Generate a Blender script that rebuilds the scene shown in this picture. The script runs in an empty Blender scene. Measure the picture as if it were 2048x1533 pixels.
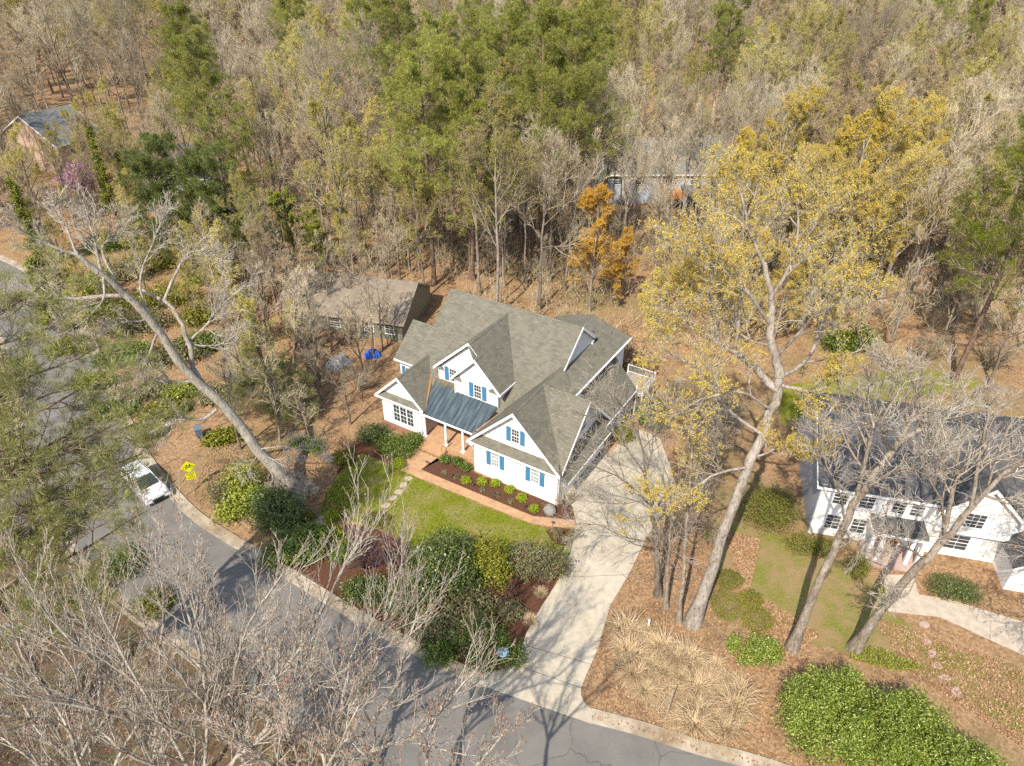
import bpy, math
import numpy as np
from mathutils import Vector, Matrix
PI = math.pi
S = bpy.context.scene
COL = S.collection
# ------------------------------------------------------------------ camera, sky, sun
CAM_H, CAM_F = 42.0, 1445.7            # metres above the ground; focal length in pixels of a 2048 wide frame
TH, ROLL = math.radians(33.897), math.radians(0.381)
cd = bpy.data.cameras.new('camera'); cam = bpy.data.objects.new('camera', cd); COL.objects.link(cam)
cd.sensor_width = 36.0; cd.lens = 36.0 * CAM_F / 2048.0; cd.clip_start = 0.5; cd.clip_end = 4000.0
cam.matrix_world = Matrix.Translation((0, 0, CAM_H)) @ Matrix.Rotation(PI/2 - TH, 4, 'X') @ Matrix.Rotation(ROLL, 4, 'Z')
S.camera = cam
SUN_EL, SUN_AZ = math.radians(48), math.radians(245)      # azimuth of the sun, counter-clockwise from +X
w = bpy.data.worlds.new('World'); S.world = w; w.use_nodes = True
nt = w.node_tree; nt.nodes.clear()
sky = nt.nodes.new('ShaderNodeTexSky'); sky.sky_type = 'NISHITA'; sky.sun_disc = False
sky.sun_elevation = SUN_EL; sky.sun_rotation = PI/2 - SUN_AZ; sky.air_density = 1.0; sky.dust_density = 1.5; sky.ozone_density = 1.0
bg = nt.nodes.new('ShaderNodeBackground'); bg.inputs['Strength'].default_value = 0.15
wo = nt.nodes.new('ShaderNodeOutputWorld')
nt.links.new(sky.outputs[0], bg.inputs[0]); nt.links.new(bg.outputs[0], wo.inputs[0])
ld = bpy.data.lights.new('sun', 'SUN'); ld.energy = 4.6; ld.angle = math.radians(0.53); ld.color = (1.0, 0.915, 0.785)
lo = bpy.data.objects.new('sun', ld); COL.objects.link(lo)
sv = Vector((math.cos(SUN_AZ)*math.cos(SUN_EL), math.sin(SUN_AZ)*math.cos(SUN_EL), math.sin(SUN_EL)))
lo.rotation_euler = sv.to_track_quat('Z', 'Y').to_euler(); lo.location = sv * 200
S.view_settings.view_transform = 'Standard'; S.view_settings.look = 'None'
S.view_settings.exposure = 0.43; S.view_settings.gamma = 1.0
S.cycles.max_bounces = 6; S.cycles.diffuse_bounces = 3; S.cycles.glossy_bounces = 2; S.cycles.transmission_bounces = 2
S.cycles.transparent_max_bounces = 4; S.cycles.use_denoising = False; S.cycles.caustics_reflective = False; S.cycles.caustics_refractive = False

# ------------------------------------------------------------------ survey helpers: where a mark seen from the camera lies on the land
_c, _s = math.cos(TH), math.sin(TH); _cr, _sr = math.cos(-ROLL), math.sin(-ROLL)
CP = np.array([0, 0, CAM_H])
def ray(x, y):
    X, Y = x - 1024, 766.5 - y
    a = (_cr*X + _sr*Y)/CAM_F; b = (-_sr*X + _cr*Y)/CAM_F
    return np.array([a, _c + b*_s, -_s + b*_c])
def G(x, y, z=0.0):
    d = ray(x, y); return CP + d*((z - CAM_H)/d[2])
def YD(x, y, depth):
    d = ray(x, y); return CP + d*(depth/d[1])
AZ = math.radians(-31.511); HO = np.array([-3.25, 48.614, 0.0])
HU = np.array([math.cos(AZ), math.sin(AZ), 0]); HV = np.array([-math.sin(AZ), math.cos(AZ), 0])
def HW(u, v, z=0.0): return HO + HU*u + HV*v + np.array([0, 0, z])
def nrm(v): return v/np.maximum(np.linalg.norm(v, axis=-1, keepdims=True), 1e-9)
def inpoly(px, py, poly):
    poly = np.asarray(poly); r = np.zeros(np.shape(px), bool); j = len(poly)-1
    for i in range(len(poly)):
        xi, yi = poly[i][:2]; xj, yj = poly[j][:2]
        c = ((yi > py) != (yj > py)) & (px < (xj-xi)*(py-yi)/((yj-yi) if yj != yi else 1e-9) + xi)
        r ^= c; j = i
    return r

# ------------------------------------------------------------------ materials
def newmat(name):
    m = bpy.data.materials.new(name); m.use_nodes = True
    n = m.node_tree; b = n.nodes['Principled BSDF']; return m, n, b
def N(n, t, **k):
    x = n.nodes.new(t)
    for a, v in k.items():
        if a in x.inputs.keys(): x.inputs[a].default_value = v
        else: setattr(x, a, v)
    return x
def ramp(n, fac, stops):
    r = n.nodes.new('ShaderNodeValToRGB'); e = r.color_ramp.elements
    while len(e) < len(stops): e.new(0.5)
    for el, (p, c) in zip(e, stops): el.position = p; el.color = (*c, 1)
    n.links.new(fac, r.inputs[0]); return r.outputs[0]
def mixc(n, fac, a, b, mode='MIX'):
    m = n.nodes.new('ShaderNodeMix'); m.data_type = 'RGBA'; m.blend_type = mode
    if isinstance(fac, (int, float)): m.inputs[0].default_value = fac
    else: n.links.new(fac, m.inputs[0])
    for s, i in ((a, 6), (b, 7)):
        if isinstance(s, tuple): m.inputs[i].default_value = (*s, 1)
        else: n.links.new(s, m.inputs[i])
    return m.outputs[2]
def coord(n, kind='Object'): return n.nodes.new('ShaderNodeTexCoord').outputs[kind]
def noise(n, vec, scale, detail=4, rough=0.6):
    x = N(n, 'ShaderNodeTexNoise', Scale=scale, Detail=detail, Roughness=rough)
    if vec is not None: n.links.new(vec, x.inputs['Vector'])
    return x.outputs[0]
def bump(n, b, h, strength=0.3, dist=0.05):
    x = N(n, 'ShaderNodeBump', Strength=strength, Distance=dist); n.links.new(h, x.inputs['Height']); n.links.new(x.outputs[0], b.inputs['Normal'])
def mapped(n, vec, sc):
    x = n.nodes.new('ShaderNodeMapping'); x.inputs['Scale'].default_value = sc; n.links.new(vec, x.inputs[0]); return x.outputs[0]
def noisy(name, stops, scale, rough=0.85, spec=0.2, bumps=0.0, bscale=None, detail=6, co='Object', metal=0.0, big=None):
    m, n, b = newmat(name); v = coord(n, co)
    c = ramp(n, noise(n, v, scale, detail, 0.65), stops)
    if big: c = mixc(n, ramp(n, noise(n, v, big[0], 3), [(0.42, (0, 0, 0)), (0.6, (1, 1, 1))]), c, big[1], 'MULTIPLY')
    n.links.new(c, b.inputs['Base Color']); b.inputs['Roughness'].default_value = rough
    b.inputs['Specular IOR Level'].default_value = spec; b.inputs['Metallic'].default_value = metal
    if bumps: bump(n, b, noise(n, v, bscale or scale*2, 5), bumps)
    return m
def plain(name, col, rough=0.6, spec=0.3, metal=0.0, var=0.12, scale=3.0):
    lo_, hi = tuple(c*(1-var) for c in col), tuple(min(1, c*(1+var)) for c in col)
    return noisy(name, [(0.3, lo_), (0.7, hi)], scale, rough, spec, metal=metal)
def leafmat(name, cols, trans=0.25, rough=0.55, spec=0.25, objvar=0.25):
    """each leaf has its own tone, each plant its own slight cast"""
    m, n, b = newmat(name)
    g = n.nodes.new('ShaderNodeNewGeometry'); oi = n.nodes.new('ShaderNodeObjectInfo')
    k = len(cols); c = ramp(n, g.outputs['Random Per Island'], [((i+0.5)/k, cc) for i, cc in enumerate(cols)])
    hs = n.nodes.new('ShaderNodeHueSaturation'); mr = N(n, 'ShaderNodeMapRange'); mr.inputs['To Min'].default_value = 1-objvar; mr.inputs['To Max'].default_value = 1+objvar
    n.links.new(oi.outputs['Random'], mr.inputs['Value']); n.links.new(mr.outputs[0], hs.inputs['Value']); n.links.new(c, hs.inputs['Color'])
    n.links.new(hs.outputs[0], b.inputs['Base Color']); b.inputs['Roughness'].default_value = rough; b.inputs['Specular IOR Level'].default_value = spec
    if trans:
        t = n.nodes.new('ShaderNodeBsdfTranslucent'); n.links.new(hs.outputs[0], t.inputs[0])
        mx = N(n, 'ShaderNodeMixShader', Fac=trans); out = n.nodes['Material Output']
        n.links.new(b.outputs[0], mx.inputs[1]); n.links.new(t.outputs[0], mx.inputs[2]); n.links.new(mx.outputs[0], out.inputs[0])
    return m
def barkmat(name, a, bcol, scale=2.5, objvar=0.3):
    m, n, b = newmat(name); v = mapped(n, coord(n), (1, 1, 0.35))
    c = ramp(n, noise(n, v, scale, 6, 0.7), [(0.32, a), (0.68, bcol)])
    c = mixc(n, ramp(n, noise(n, coord(n), scale*.45, 6, 0.7), [(0.52, (0, 0, 0)), (0.66, (0.6, 0.6, 0.6))]), c, tuple(min(.62, x*1.25+.03) for x in bcol)); c = mixc(n, ramp(n, noise(n, v, scale*3.2, 5, 0.75), [(0.36, (0.75, 0.75, 0.75)), (0.5, (0, 0, 0))]), c, tuple(x*.45 for x in a))
    oi = n.nodes.new('ShaderNodeObjectInfo'); hs = n.nodes.new('ShaderNodeHueSaturation'); mr = N(n, 'ShaderNodeMapRange')
    mr.inputs['To Min'].default_value = 1-objvar; mr.inputs['To Max'].default_value = 1+objvar
    n.links.new(oi.outputs['Random'], mr.inputs['Value']); n.links.new(mr.outputs[0], hs.inputs['Value']); n.links.new(c, hs.inputs['Color'])
    n.links.new(hs.outputs[0], b.inputs['Base Color']); b.inputs['Roughness'].default_value = 0.9; b.inputs['Specular IOR Level'].default_value = 0.1
    bump(n, b, noise(n, v, scale*5, 4), 0.9, 0.06)
    return m
def brickmat(name, c1, c2, mortar, bw, bh, msize, uv='UV', off=0.5, rough=0.85, bmp=0.3, extra=None, bias=0.0):
    m, n, b = newmat(name); v = coord(n, uv)
    t = n.nodes.new('ShaderNodeTexBrick'); n.links.new(v, t.inputs['Vector'])
    t.offset = off; t.inputs['Color1'].default_value = (*c1, 1); t.inputs['Color2'].default_value = (*c2, 1); t.inputs['Mortar'].default_value = (*mortar, 1)
    t.inputs['Scale'].default_value = 1.0; t.inputs['Mortar Size'].default_value = msize; t.inputs['Brick Width'].default_value = bw; t.inputs['Row Height'].default_value = bh; t.inputs['Bias'].default_value = bias
    c = mixc(n, 1.0, t.outputs[0], ramp(n, noise(n, v, 1.2, 5), [(0.3, (0.82, 0.82, 0.82)), (0.7, (1.12, 1.1, 1.08))]), 'MULTIPLY')
    if extra: c = mixc(n, ramp(n, noise(n, v, extra[0], 6, 0.7), [(0.5, (0, 0, 0)), (0.68, (1, 1, 1))]), c, extra[1])
    n.links.new(c, b.inputs['Base Color']); b.inputs['Roughness'].default_value = rough; b.inputs['Specular IOR Level'].default_value = 0.2
    if bmp: bump(n, b, t.outputs[0], bmp, 0.02)
    return m
M = {}
def groundmat():
    m, n, b = newmat('leaf_litter'); v = coord(n)
    fine = noise(n, v, 5.0, 8, 0.75); mid = noise(n, v, 0.55, 5, 0.6); big = noise(n, v, 0.07, 4, 0.55)
    vor = N(n, 'ShaderNodeTexVoronoi', Scale=7.0); n.links.new(v, vor.inputs['Vector'])
    c = ramp(n, fine, [(0.3, (0.15, 0.09, 0.048)), (0.5, (0.33, 0.205, 0.11)), (0.7, (0.50, 0.34, 0.20))])
    sp = n.nodes.new('ShaderNodeSeparateColor'); n.links.new(vor.outputs['Color'], sp.inputs[0]); c = mixc(n, 0.4, c, ramp(n, sp.outputs[0], [(0.0, (0.15, 0.085, 0.045)), (0.5, (0.36, 0.22, 0.115)), (1.0, (0.56, 0.39, 0.235))]))
    c = mixc(n, ramp(n, mid, [(0.5, (0, 0, 0)), (0.72, (0.75, 0.75, 0.75))]), c, (0.15, 0.09, 0.052))
    c = mixc(n, ramp(n, big, [(0.52, (0, 0, 0)), (0.66, (0.55, 0.55, 0.55))]), c, (0.21, 0.19, 0.085))
    n.links.new(c, b.inputs['Base Color']); b.inputs['Roughness'].default_value = 0.95; b.inputs['Specular IOR Level'].default_value = 0.05
    bump(n, b, fine, 0.8, 0.12); return m
M['litter'] = groundmat()
def lawnmat(name, cols, dry, dry0=0.45, dry1=0.7):
    m, n, b = newmat(name); v = coord(n)
    c = ramp(n, noise(n, v, 7, 7, 0.75), [(0.3, cols[0]), (0.5, cols[1]), (0.72, cols[2])])
    c = mixc(n, ramp(n, noise(n, v, 0.45, 5, 0.65), [(dry0, (0, 0, 0)), (dry1, (0.9, 0.9, 0.9))]), c, dry)
    n.links.new(c, b.inputs['Base Color']); b.inputs['Roughness'].default_value = 0.9; b.inputs['Specular IOR Level'].default_value = 0.08
    bump(n, b, noise(n, v, 14, 5, 0.8), 0.9, 0.08); return m
M['lawn'] = lawnmat('lawn_grass', [(0.10, 0.125, 0.010), (0.19, 0.21, 0.018), (0.28, 0.275, 0.045)], (0.32, 0.265, 0.11), 0.44, 0.66)
M['drylawn'] = lawnmat('thin_grass', [(0.12, 0.135, 0.025), (0.22, 0.215, 0.05), (0.33, 0.285, 0.10)], (0.34, 0.235, 0.125), 0.40, 0.60)
M['verge'] = lawnmat('verge_grass', [(0.08, 0.07, 0.035), (0.16, 0.135, 0.065), (0.26, 0.21, 0.11)], (0.17, 0.11, 0.065), 0.38, 0.55)
def asphalt():
    m, n, b = newmat('weathered_asphalt'); v = coord(n)
    c = ramp(n, noise(n, v, 26, 4, 0.8), [(0.3, (0.14, 0.131, 0.118)), (0.72, (0.245, 0.23, 0.208))])
    c = mixc(n, 1.0, c, ramp(n, noise(n, v, 0.35, 5, 0.6), [(0.3, (0.78, 0.78, 0.79)), (0.7, (1.1, 1.09, 1.06))]), 'MULTIPLY')
    vo = N(n, 'ShaderNodeTexVoronoi', Scale=0.22, feature='DISTANCE_TO_EDGE'); wv = n.nodes.new('ShaderNodeVectorMath'); wv.operation = 'ADD'
    nn = N(n, 'ShaderNodeTexNoise', Scale=0.6, Detail=5.0); n.links.new(v, nn.inputs['Vector']); sc = n.nodes.new('ShaderNodeVectorMath'); sc.operation = 'SCALE'; sc.inputs['Scale'].default_value = 2.2
    n.links.new(nn.outputs['Color'], sc.inputs[0]); n.links.new(v, wv.inputs[0]); n.links.new(sc.outputs[0], wv.inputs[1]); n.links.new(wv.outputs[0], vo.inputs['Vector'])
    c = mixc(n, ramp(n, vo.outputs['Distance'], [(0.0, (0.6, 0.6, 0.6)), (0.012, (0, 0, 0))]), c, (0.05, 0.05, 0.05))
    n.links.new(c, b.inputs['Base Color']); b.inputs['Roughness'].default_value = 0.85; b.inputs['Specular IOR Level'].default_value = 0.25
    bump(n, b, noise(n, v, 40, 3), 0.25, 0.02); return m
M['asphalt'] = asphalt()
M['concrete'] = noisy('driveway_concrete', [(0.3, (0.42, 0.37, 0.285)), (0.55, (0.53, 0.475, 0.375)), (0.75, (0.60, 0.545, 0.44))], 1.6, 0.88, 0.2, 0.15, 30, 9, big=(0.22, (0.88, 0.86, 0.83)))
M['kerb'] = noisy('kerb_concrete', [(0.3, (0.27, 0.215, 0.15)), (0.5, (0.42, 0.36, 0.275)), (0.72, (0.54, 0.48, 0.39))], 1.1, 0.9, 0.2, 0.3, 20, 9, big=(0.3, (0.72, 0.66, 0.58)))
M['path'] = noisy('path_concrete', [(0.3, (0.40, 0.33, 0.25)), (0.7, (0.56, 0.49, 0.40))], 2, 0.9, 0.2, 0.2, 20, 8)
M['joint'] = plain('joint', (0.13, 0.12, 0.10), 0.9)
M['mulch'] = noisy('bark_mulch', [(0.3, (0.055, 0.026, 0.016)), (0.55, (0.125, 0.06, 0.038)), (0.75, (0.21, 0.115, 0.075))], 9, 0.95, 0.1, 0.9, 12, 8)
M['walk'] = brickmat('walkway_brick', (0.43, 0.215, 0.105), (0.54, 0.31, 0.165), (0.44, 0.33, 0.22), 0.22, 0.10, 0.012, extra=(3.0, (0.56, 0.37, 0.22)))
M['stepbrick'] = brickmat('step_brick', (0.45, 0.24, 0.12), (0.54, 0.32, 0.17), (0.45, 0.33, 0.22), 0.22, 0.08, 0.01)
M['foundbrick'] = brickmat('foundation_brick', (0.30, 0.10, 0.06), (0.38, 0.16, 0.10), (0.36, 0.30, 0.25), 0.22, 0.08, 0.01)
M['flag'] = noisy('flagstone', [(0.3, (0.36, 0.27, 0.20)), (0.7, (0.52, 0.42, 0.33))], 2.5, 0.9)
M['pinkstone'] = noisy('pink_flagstone', [(0.3, (0.36, 0.25, 0.22)), (0.7, (0.50, 0.38, 0.34))], 2.5, 0.9)
def shingle(name, c1, c2, mort, stain):
    return brickmat(name, c1, c2, mort, 0.36, 0.15, 0.012, bmp=0.5, rough=0.92, extra=(0.5, stain), bias=0.1)
M['roof'] = shingle('grey_green_shingles', (0.145, 0.14, 0.108), (0.205, 0.198, 0.158), (0.085, 0.082, 0.065), (0.185, 0.165, 0.125))
M['slate_roof'] = shingle('charcoal_shingles', (0.078, 0.078, 0.08), (0.128, 0.127, 0.128), (0.048, 0.048, 0.05), (0.12, 0.112, 0.105))
M['grey_roof'] = shingle('pale_grey_shingles', (0.15, 0.16, 0.155), (0.21, 0.22, 0.21), (0.10, 0.10, 0.10), (0.20, 0.20, 0.18))
M['brown_roof'] = shingle('brown_shingles', (0.20, 0.17, 0.13), (0.28, 0.24, 0.19), (0.12, 0.10, 0.08), (0.25, 0.20, 0.15))
def lap(name, col, row=0.15, strength=0.6, dark=0.72):
    m, n, b = newmat(name); v = coord(n, 'UV'); sx = n.nodes.new('ShaderNodeSeparateXYZ'); n.links.new(v, sx.inputs[0])
    d = n.nodes.new('ShaderNodeMath'); d.operation = 'DIVIDE'; d.inputs[1].default_value = row; n.links.new(sx.outputs[1], d.inputs[0])
    f = n.nodes.new('ShaderNodeMath'); f.operation = 'FRACT'; n.links.new(d.outputs[0], f.inputs[0])
    c = ramp(n, f.outputs[0], [(0.0, tuple(x*dark for x in col)), (0.13, col)])
    c = mixc(n, 1.0, c, ramp(n, noise(n, v, 1.2, 5), [(0.3, (0.93, 0.93, 0.93)), (0.7, (1, 1, 1))]), 'MULTIPLY')
    n.links.new(c, b.inputs['Base Color']); b.inputs['Roughness'].default_value = 0.55; b.inputs['Specular IOR Level'].default_value = 0.3
    inv = n.nodes.new('ShaderNodeMath'); inv.operation = 'SUBTRACT'; inv.inputs[0].default_value = 1; n.links.new(f.outputs[0], inv.inputs[1])
    bump(n, b, inv.outputs[0], strength, 0.02); return m
M['siding'] = lap('white_lap_siding', (0.80, 0.80, 0.79))
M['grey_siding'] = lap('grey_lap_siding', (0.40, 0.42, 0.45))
M['blue_siding'] = lap('pale_blue_siding', (0.45, 0.50, 0.56))
M['tan_siding'] = lap('tan_siding', (0.50, 0.36, 0.27))
M['cream_siding'] = lap('cream_siding', (0.62, 0.50, 0.30))
M['olive_siding'] = lap('olive_siding', (0.20, 0.21, 0.16))
M['wbrick'] = brickmat('painted_white_brick', (0.80, 0.80, 0.79), (0.84, 0.84, 0.83), (0.76, 0.76, 0.75), 0.22, 0.08, 0.01, bmp=0.15, rough=0.7)
M['trim'] = plain('white_trim', (0.84, 0.84, 0.83), 0.45, 0.35, var=0.02)
M['shutter'] = lap('blue_louvred_shutter', (0.055, 0.20, 0.36), 0.07, 0.8, 0.6)
M['glass'] = plain('window_glass', (0.045, 0.055, 0.06), 0.06, 0.8, var=0.5, scale=1.4)
M['curtain'] = plain('window_glass_over_blind', (0.32, 0.36, 0.37), 0.1, 0.8, var=0.35, scale=1.2)
def metalroof():
    m, n, b = newmat('seamed_metal_roof'); v = coord(n, 'UV')
    st = mapped(n, v, (2.2, 0.35, 1)); sx = n.nodes.new('ShaderNodeSeparateXYZ'); n.links.new(v, sx.inputs[0])
    c = ramp(n, noise(n, st, 1.3, 6, 0.65), [(0.3, (0.035, 0.055, 0.07)), (0.5, (0.065, 0.095, 0.112)), (0.72, (0.14, 0.18, 0.195))])
    mr = N(n, 'ShaderNodeMapRange'); mr.inputs['From Min'].default_value = 6.15; mr.inputs['From Max'].default_value = 6.9
    ad = n.nodes.new('ShaderNodeMath'); ad.operation = 'ADD'; n.links.new(sx.outputs[1], ad.inputs[0]); 
    mu = n.nodes.new('ShaderNodeMath'); mu.operation = 'MULTIPLY'; mu.inputs[1].default_value = 1.6; n.links.new(noise(n, st, 1.0, 5), mu.inputs[0]); n.links.new(mu.outputs[0], ad.inputs[1])
    n.links.new(ad.outputs[0], mr.inputs['Value'])
    c = mixc(n, mr.outputs[0], c, (0.22, 0.155, 0.065))
    n.links.new(c, b.inputs['Base Color']); b.inputs['Roughness'].default_value = 0.5; b.inputs['Metallic'].default_value = 0.25; return m
M['metal'] = metalroof()
M['copper'] = noisy('copper_flashing', [(0.3, (0.22, 0.10, 0.045)), (0.7, (0.42, 0.22, 0.10))], 2, 0.6, 0.4)
M['darkmetal'] = plain('black_metal', (0.03, 0.03, 0.03), 0.5, 0.4)
M['greymetal'] = plain('grey_metal', (0.35, 0.35, 0.34), 0.4, 0.5, 0.6)
M['ceil'] = plain('porch_wall', (0.46, 0.38, 0.33), 0.7)
M['wood'] = noisy('weathered_wood', [(0.3, (0.26, 0.22, 0.18)), (0.7, (0.42, 0.37, 0.31))], 3, 0.9)
M['orange_wood'] = noisy('orange_deck_wood', [(0.3, (0.42, 0.15, 0.03)), (0.7, (0.60, 0.25, 0.06))], 2, 0.8)
M['door'] = noisy('stained_wood_door', [(0.3, (0.22, 0.07, 0.025)), (0.7, (0.36, 0.13, 0.05))], 2, 0.5)
M['paint'] = plain('white_car_paint', (0.78, 0.79, 0.80), 0.22, 0.6, var=0.02)
M['tyre'] = plain('tyre_rubber', (0.02, 0.02, 0.02), 0.8)
M['lampred'] = plain('red_lens', (0.35, 0.02, 0.02), 0.2, 0.6)
M['lampclear'] = plain('clear_lens', (0.6, 0.6, 0.6), 0.15, 0.7)
M['yellow'] = plain('yellow_green_sign', (0.72, 0.70, 0.01), 0.4, 0.4, var=0.04)
M['black'] = plain('black_print', (0.015, 0.015, 0.015), 0.5)
M['tarp'] = noisy('blue_tarp', [(0.3, (0.01, 0.07, 0.42)), (0.7, (0.04, 0.17, 0.68))], 3, 0.35, 0.5, 0.6, 4)
M['silver_tarp'] = noisy('silver_cover', [(0.3, (0.25, 0.26, 0.27)), (0.7, (0.5, 0.51, 0.52))], 3, 0.4, 0.5, 0.6, 4)
M['bin'] = plain('blue_grey_plastic', (0.13, 0.17, 0.21), 0.5)
M['blueglaze'] = plain('pale_blue_glaze', (0.30, 0.46, 0.62), 0.25, 0.6)
M['stone'] = noisy('grey_stone', [(0.3, (0.17, 0.165, 0.15)), (0.7, (0.32, 0.31, 0.28))], 4, 0.9, bumps=0.5)
# bark and foliage
M['bark'] = barkmat('grey_bark', (0.16, 0.125, 0.095), (0.36, 0.31, 0.25))
M['pale_bark'] = barkmat('pale_bark', (0.27, 0.235, 0.19), (0.50, 0.455, 0.385), 2.2, 0.1)
M['oak_bark'] = barkmat('oak_bark', (0.22, 0.185, 0.15), (0.46, 0.41, 0.35), 2.2, 0.1)
M['pine_bark'] = barkmat('pine_bark', (0.13, 0.085, 0.06), (0.30, 0.21, 0.155), 2.0, 0.2)
M['twig'] = barkmat('grey_twigs', (0.39, 0.32, 0.21), (0.64, 0.55, 0.39), 1.0, 0.35)
M['pale_twig'] = barkmat('pale_twigs', (0.33, 0.285, 0.225), (0.56, 0.505, 0.42), 1.0, 0.1)
M['budtwig'] = leafmat('brown_buds', [(0.30, 0.17, 0.11), (0.42, 0.27, 0.18), (0.36, 0.20, 0.15)], 0.1)
M['catkin'] = leafmat('golden_oak_catkins', [(0.68, 0.49, 0.06), (0.76, 0.58, 0.09), (0.60, 0.54, 0.09), (0.80, 0.64, 0.16), (0.70, 0.42, 0.06), (0.56, 0.52, 0.10)], 0.35, objvar=0.12)
M['orangebud'] = leafmat('orange_young_leaves', [(0.66, 0.40, 0.06), (0.74, 0.50, 0.09), (0.60, 0.32, 0.05)], 0.35, objvar=0.12)
M['olivebud'] = leafmat('olive_young_leaves', [(0.42, 0.39, 0.08), (0.52, 0.47, 0.11), (0.36, 0.34, 0.075), (0.55, 0.43, 0.14)], 0.3, objvar=0.25)
M['tanbud'] = leafmat('tan_buds', [(0.42, 0.30, 0.16), (0.34, 0.23, 0.13), (0.46, 0.35, 0.22)], 0.2, objvar=0.25)
M['needle'] = leafmat('pine_needles', [(0.20, 0.235, 0.04), (0.33, 0.345, 0.065), (0.48, 0.44, 0.11), (0.13, 0.17, 0.035)], 0.2, 0.5, 0.3, 0.2)
M['needle_dark'] = leafmat('dark_pine_needles', [(0.09, 0.13, 0.03), (0.15, 0.19, 0.045), (0.26, 0.28, 0.08)], 0.2, 0.5, 0.3, 0.15)
M['needle_bright'] = leafmat('bright_pine_needles', [(0.12, 0.15, 0.014), (0.20, 0.225, 0.022), (0.30, 0.30, 0.045), (0.09, 0.12, 0.014)], 0.2, 0.5, 0.3, 0.1)
M['needle_soft'] = leafmat('soft_pine_needles', [(0.25, 0.27, 0.08), (0.36, 0.36, 0.125), (0.46, 0.43, 0.18), (0.18, 0.21, 0.07)], 0.3, 0.5, 0.35, 0.1)
M['cedar'] = leafmat('cedar_foliage', [(0.11, 0.135, 0.016), (0.18, 0.20, 0.025), (0.25, 0.25, 0.04)], 0.15, objvar=0.2)
M['magnolia'] = leafmat('glossy_evergreen_leaves', [(0.09, 0.15, 0.014), (0.17, 0.25, 0.022), (0.29, 0.36, 0.045), (0.48, 0.51, 0.16)], 0.25, 0.42, 0.4, 0.05)
M['holly'] = leafmat('dark_holly_leaves', [(0.06, 0.09, 0.02), (0.105, 0.15, 0.035), (0.19, 0.23, 0.07)], 0.15, 0.35, 0.45, 0.15)
M['goldholly'] = leafmat('golden_green_leaves', [(0.14, 0.16, 0.012), (0.21, 0.22, 0.02), (0.28, 0.26, 0.04)], 0.2, 0.4, 0.4, 0.1)
M['greygreen'] = leafmat('grey_green_leaves', [(0.15, 0.175, 0.075), (0.23, 0.245, 0.11), (0.31, 0.29, 0.15), (0.24, 0.15, 0.085)], 0.2, objvar=0.15)
M['hedge'] = leafmat('hedge_leaves', [(0.07, 0.115, 0.015), (0.13, 0.195, 0.028), (0.20, 0.26, 0.05)], 0.2, 0.4, 0.4, 0.15)
M['lime'] = leafmat('lime_leaves', [(0.24, 0.33, 0.012), (0.33, 0.42, 0.02), (0.42, 0.46, 0.04)], 0.3, objvar=0.08)
M['boxwood'] = leafmat('boxwood_leaves', [(0.14, 0.175, 0.018), (0.21, 0.235, 0.03), (0.28, 0.27, 0.05), (0.25, 0.19, 0.07)], 0.2, objvar=0.15)
M['maroon'] = leafmat('maroon_leaves', [(0.20, 0.03, 0.025), (0.28, 0.06, 0.04), (0.15, 0.04, 0.03)], 0.25)
M['purple'] = leafmat('purple_brown_twigs', [(0.14, 0.085, 0.095), (0.20, 0.12, 0.125), (0.12, 0.08, 0.07)], 0.1)
M['redbud'] = leafmat('magenta_blossom', [(0.50, 0.22, 0.44), (0.60, 0.32, 0.54), (0.42, 0.18, 0.36)], 0.25)
M['straw'] = leafmat('straw_grass', [(0.58, 0.43, 0.25), (0.70, 0.55, 0.35), (0.78, 0.65, 0.45), (0.46, 0.32, 0.17)], 0.3, objvar=0.1)
M['paleleaf'] = leafmat('pale_beech_leaves', [(0.50, 0.33, 0.18), (0.60, 0.44, 0.28), (0.40, 0.23, 0.11)], 0.25)
M['deadleaf'] = leafmat('rusty_dead_leaves', [(0.36, 0.16, 0.05), (0.46, 0.24, 0.09), (0.28, 0.11, 0.04)], 0.25)
M['leafscrap'] = leafmat('fallen_leaves', [(0.33, 0.18, 0.09), (0.46, 0.28, 0.15), (0.56, 0.39, 0.24), (0.22, 0.12, 0.06)], 0.1)
M['grassblade'] = leafmat('grass_blades', [(0.12, 0.17, 0.015), (0.21, 0.26, 0.03), (0.30, 0.31, 0.06)], 0.3)
M['ivy'] = leafmat('ground_cover_leaves', [(0.19, 0.23, 0.025), (0.29, 0.33, 0.045), (0.38, 0.39, 0.08)], 0.25)

# ------------------------------------------------------------------ mesh helpers
def mesh_np(name, v, faces_by_n, mats, mi=None, smooth=False, uv=None):
    """faces_by_n: list of (F,k) index arrays; mi: list of material index per block"""
    me = bpy.data.meshes.new(name); v = np.asarray(v, np.float32)
    me.vertices.add(len(v)); me.vertices.foreach_set('co', v.ravel())
    loops = np.concatenate([f.ravel() for f in faces_by_n]).astype(np.int32)
    tot = np.concatenate([np.full(len(f), f.shape[1], np.int32) for f in faces_by_n])
    st = np.concatenate([[0], np.cumsum(tot)[:-1]]).astype(np.int32)
    me.loops.add(len(loops)); me.loops.foreach_set('vertex_index', loops)
    me.polygons.add(len(tot)); me.polygons.foreach_set('loop_start', st)
    if mi is not None: me.polygons.foreach_set('material_index', np.concatenate([np.full(len(f), i, np.int32) for f, i in zip(faces_by_n, mi)]))
    if smooth: me.polygons.foreach_set('use_smooth', np.ones(len(tot), bool))
    for m in mats: me.materials.append(m)
    me.update(calc_edges=True); return me
def link(name, me, parent=None, loc=None, rz=0.0):
    o = bpy.data.objects.new(name, me); COL.objects.link(o)
    if loc is not None: o.location = [float(x) for x in loc]
    if rz: o.rotation_euler = (0, 0, float(rz))
    if parent is not None: o.parent = parent
    return o
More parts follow.
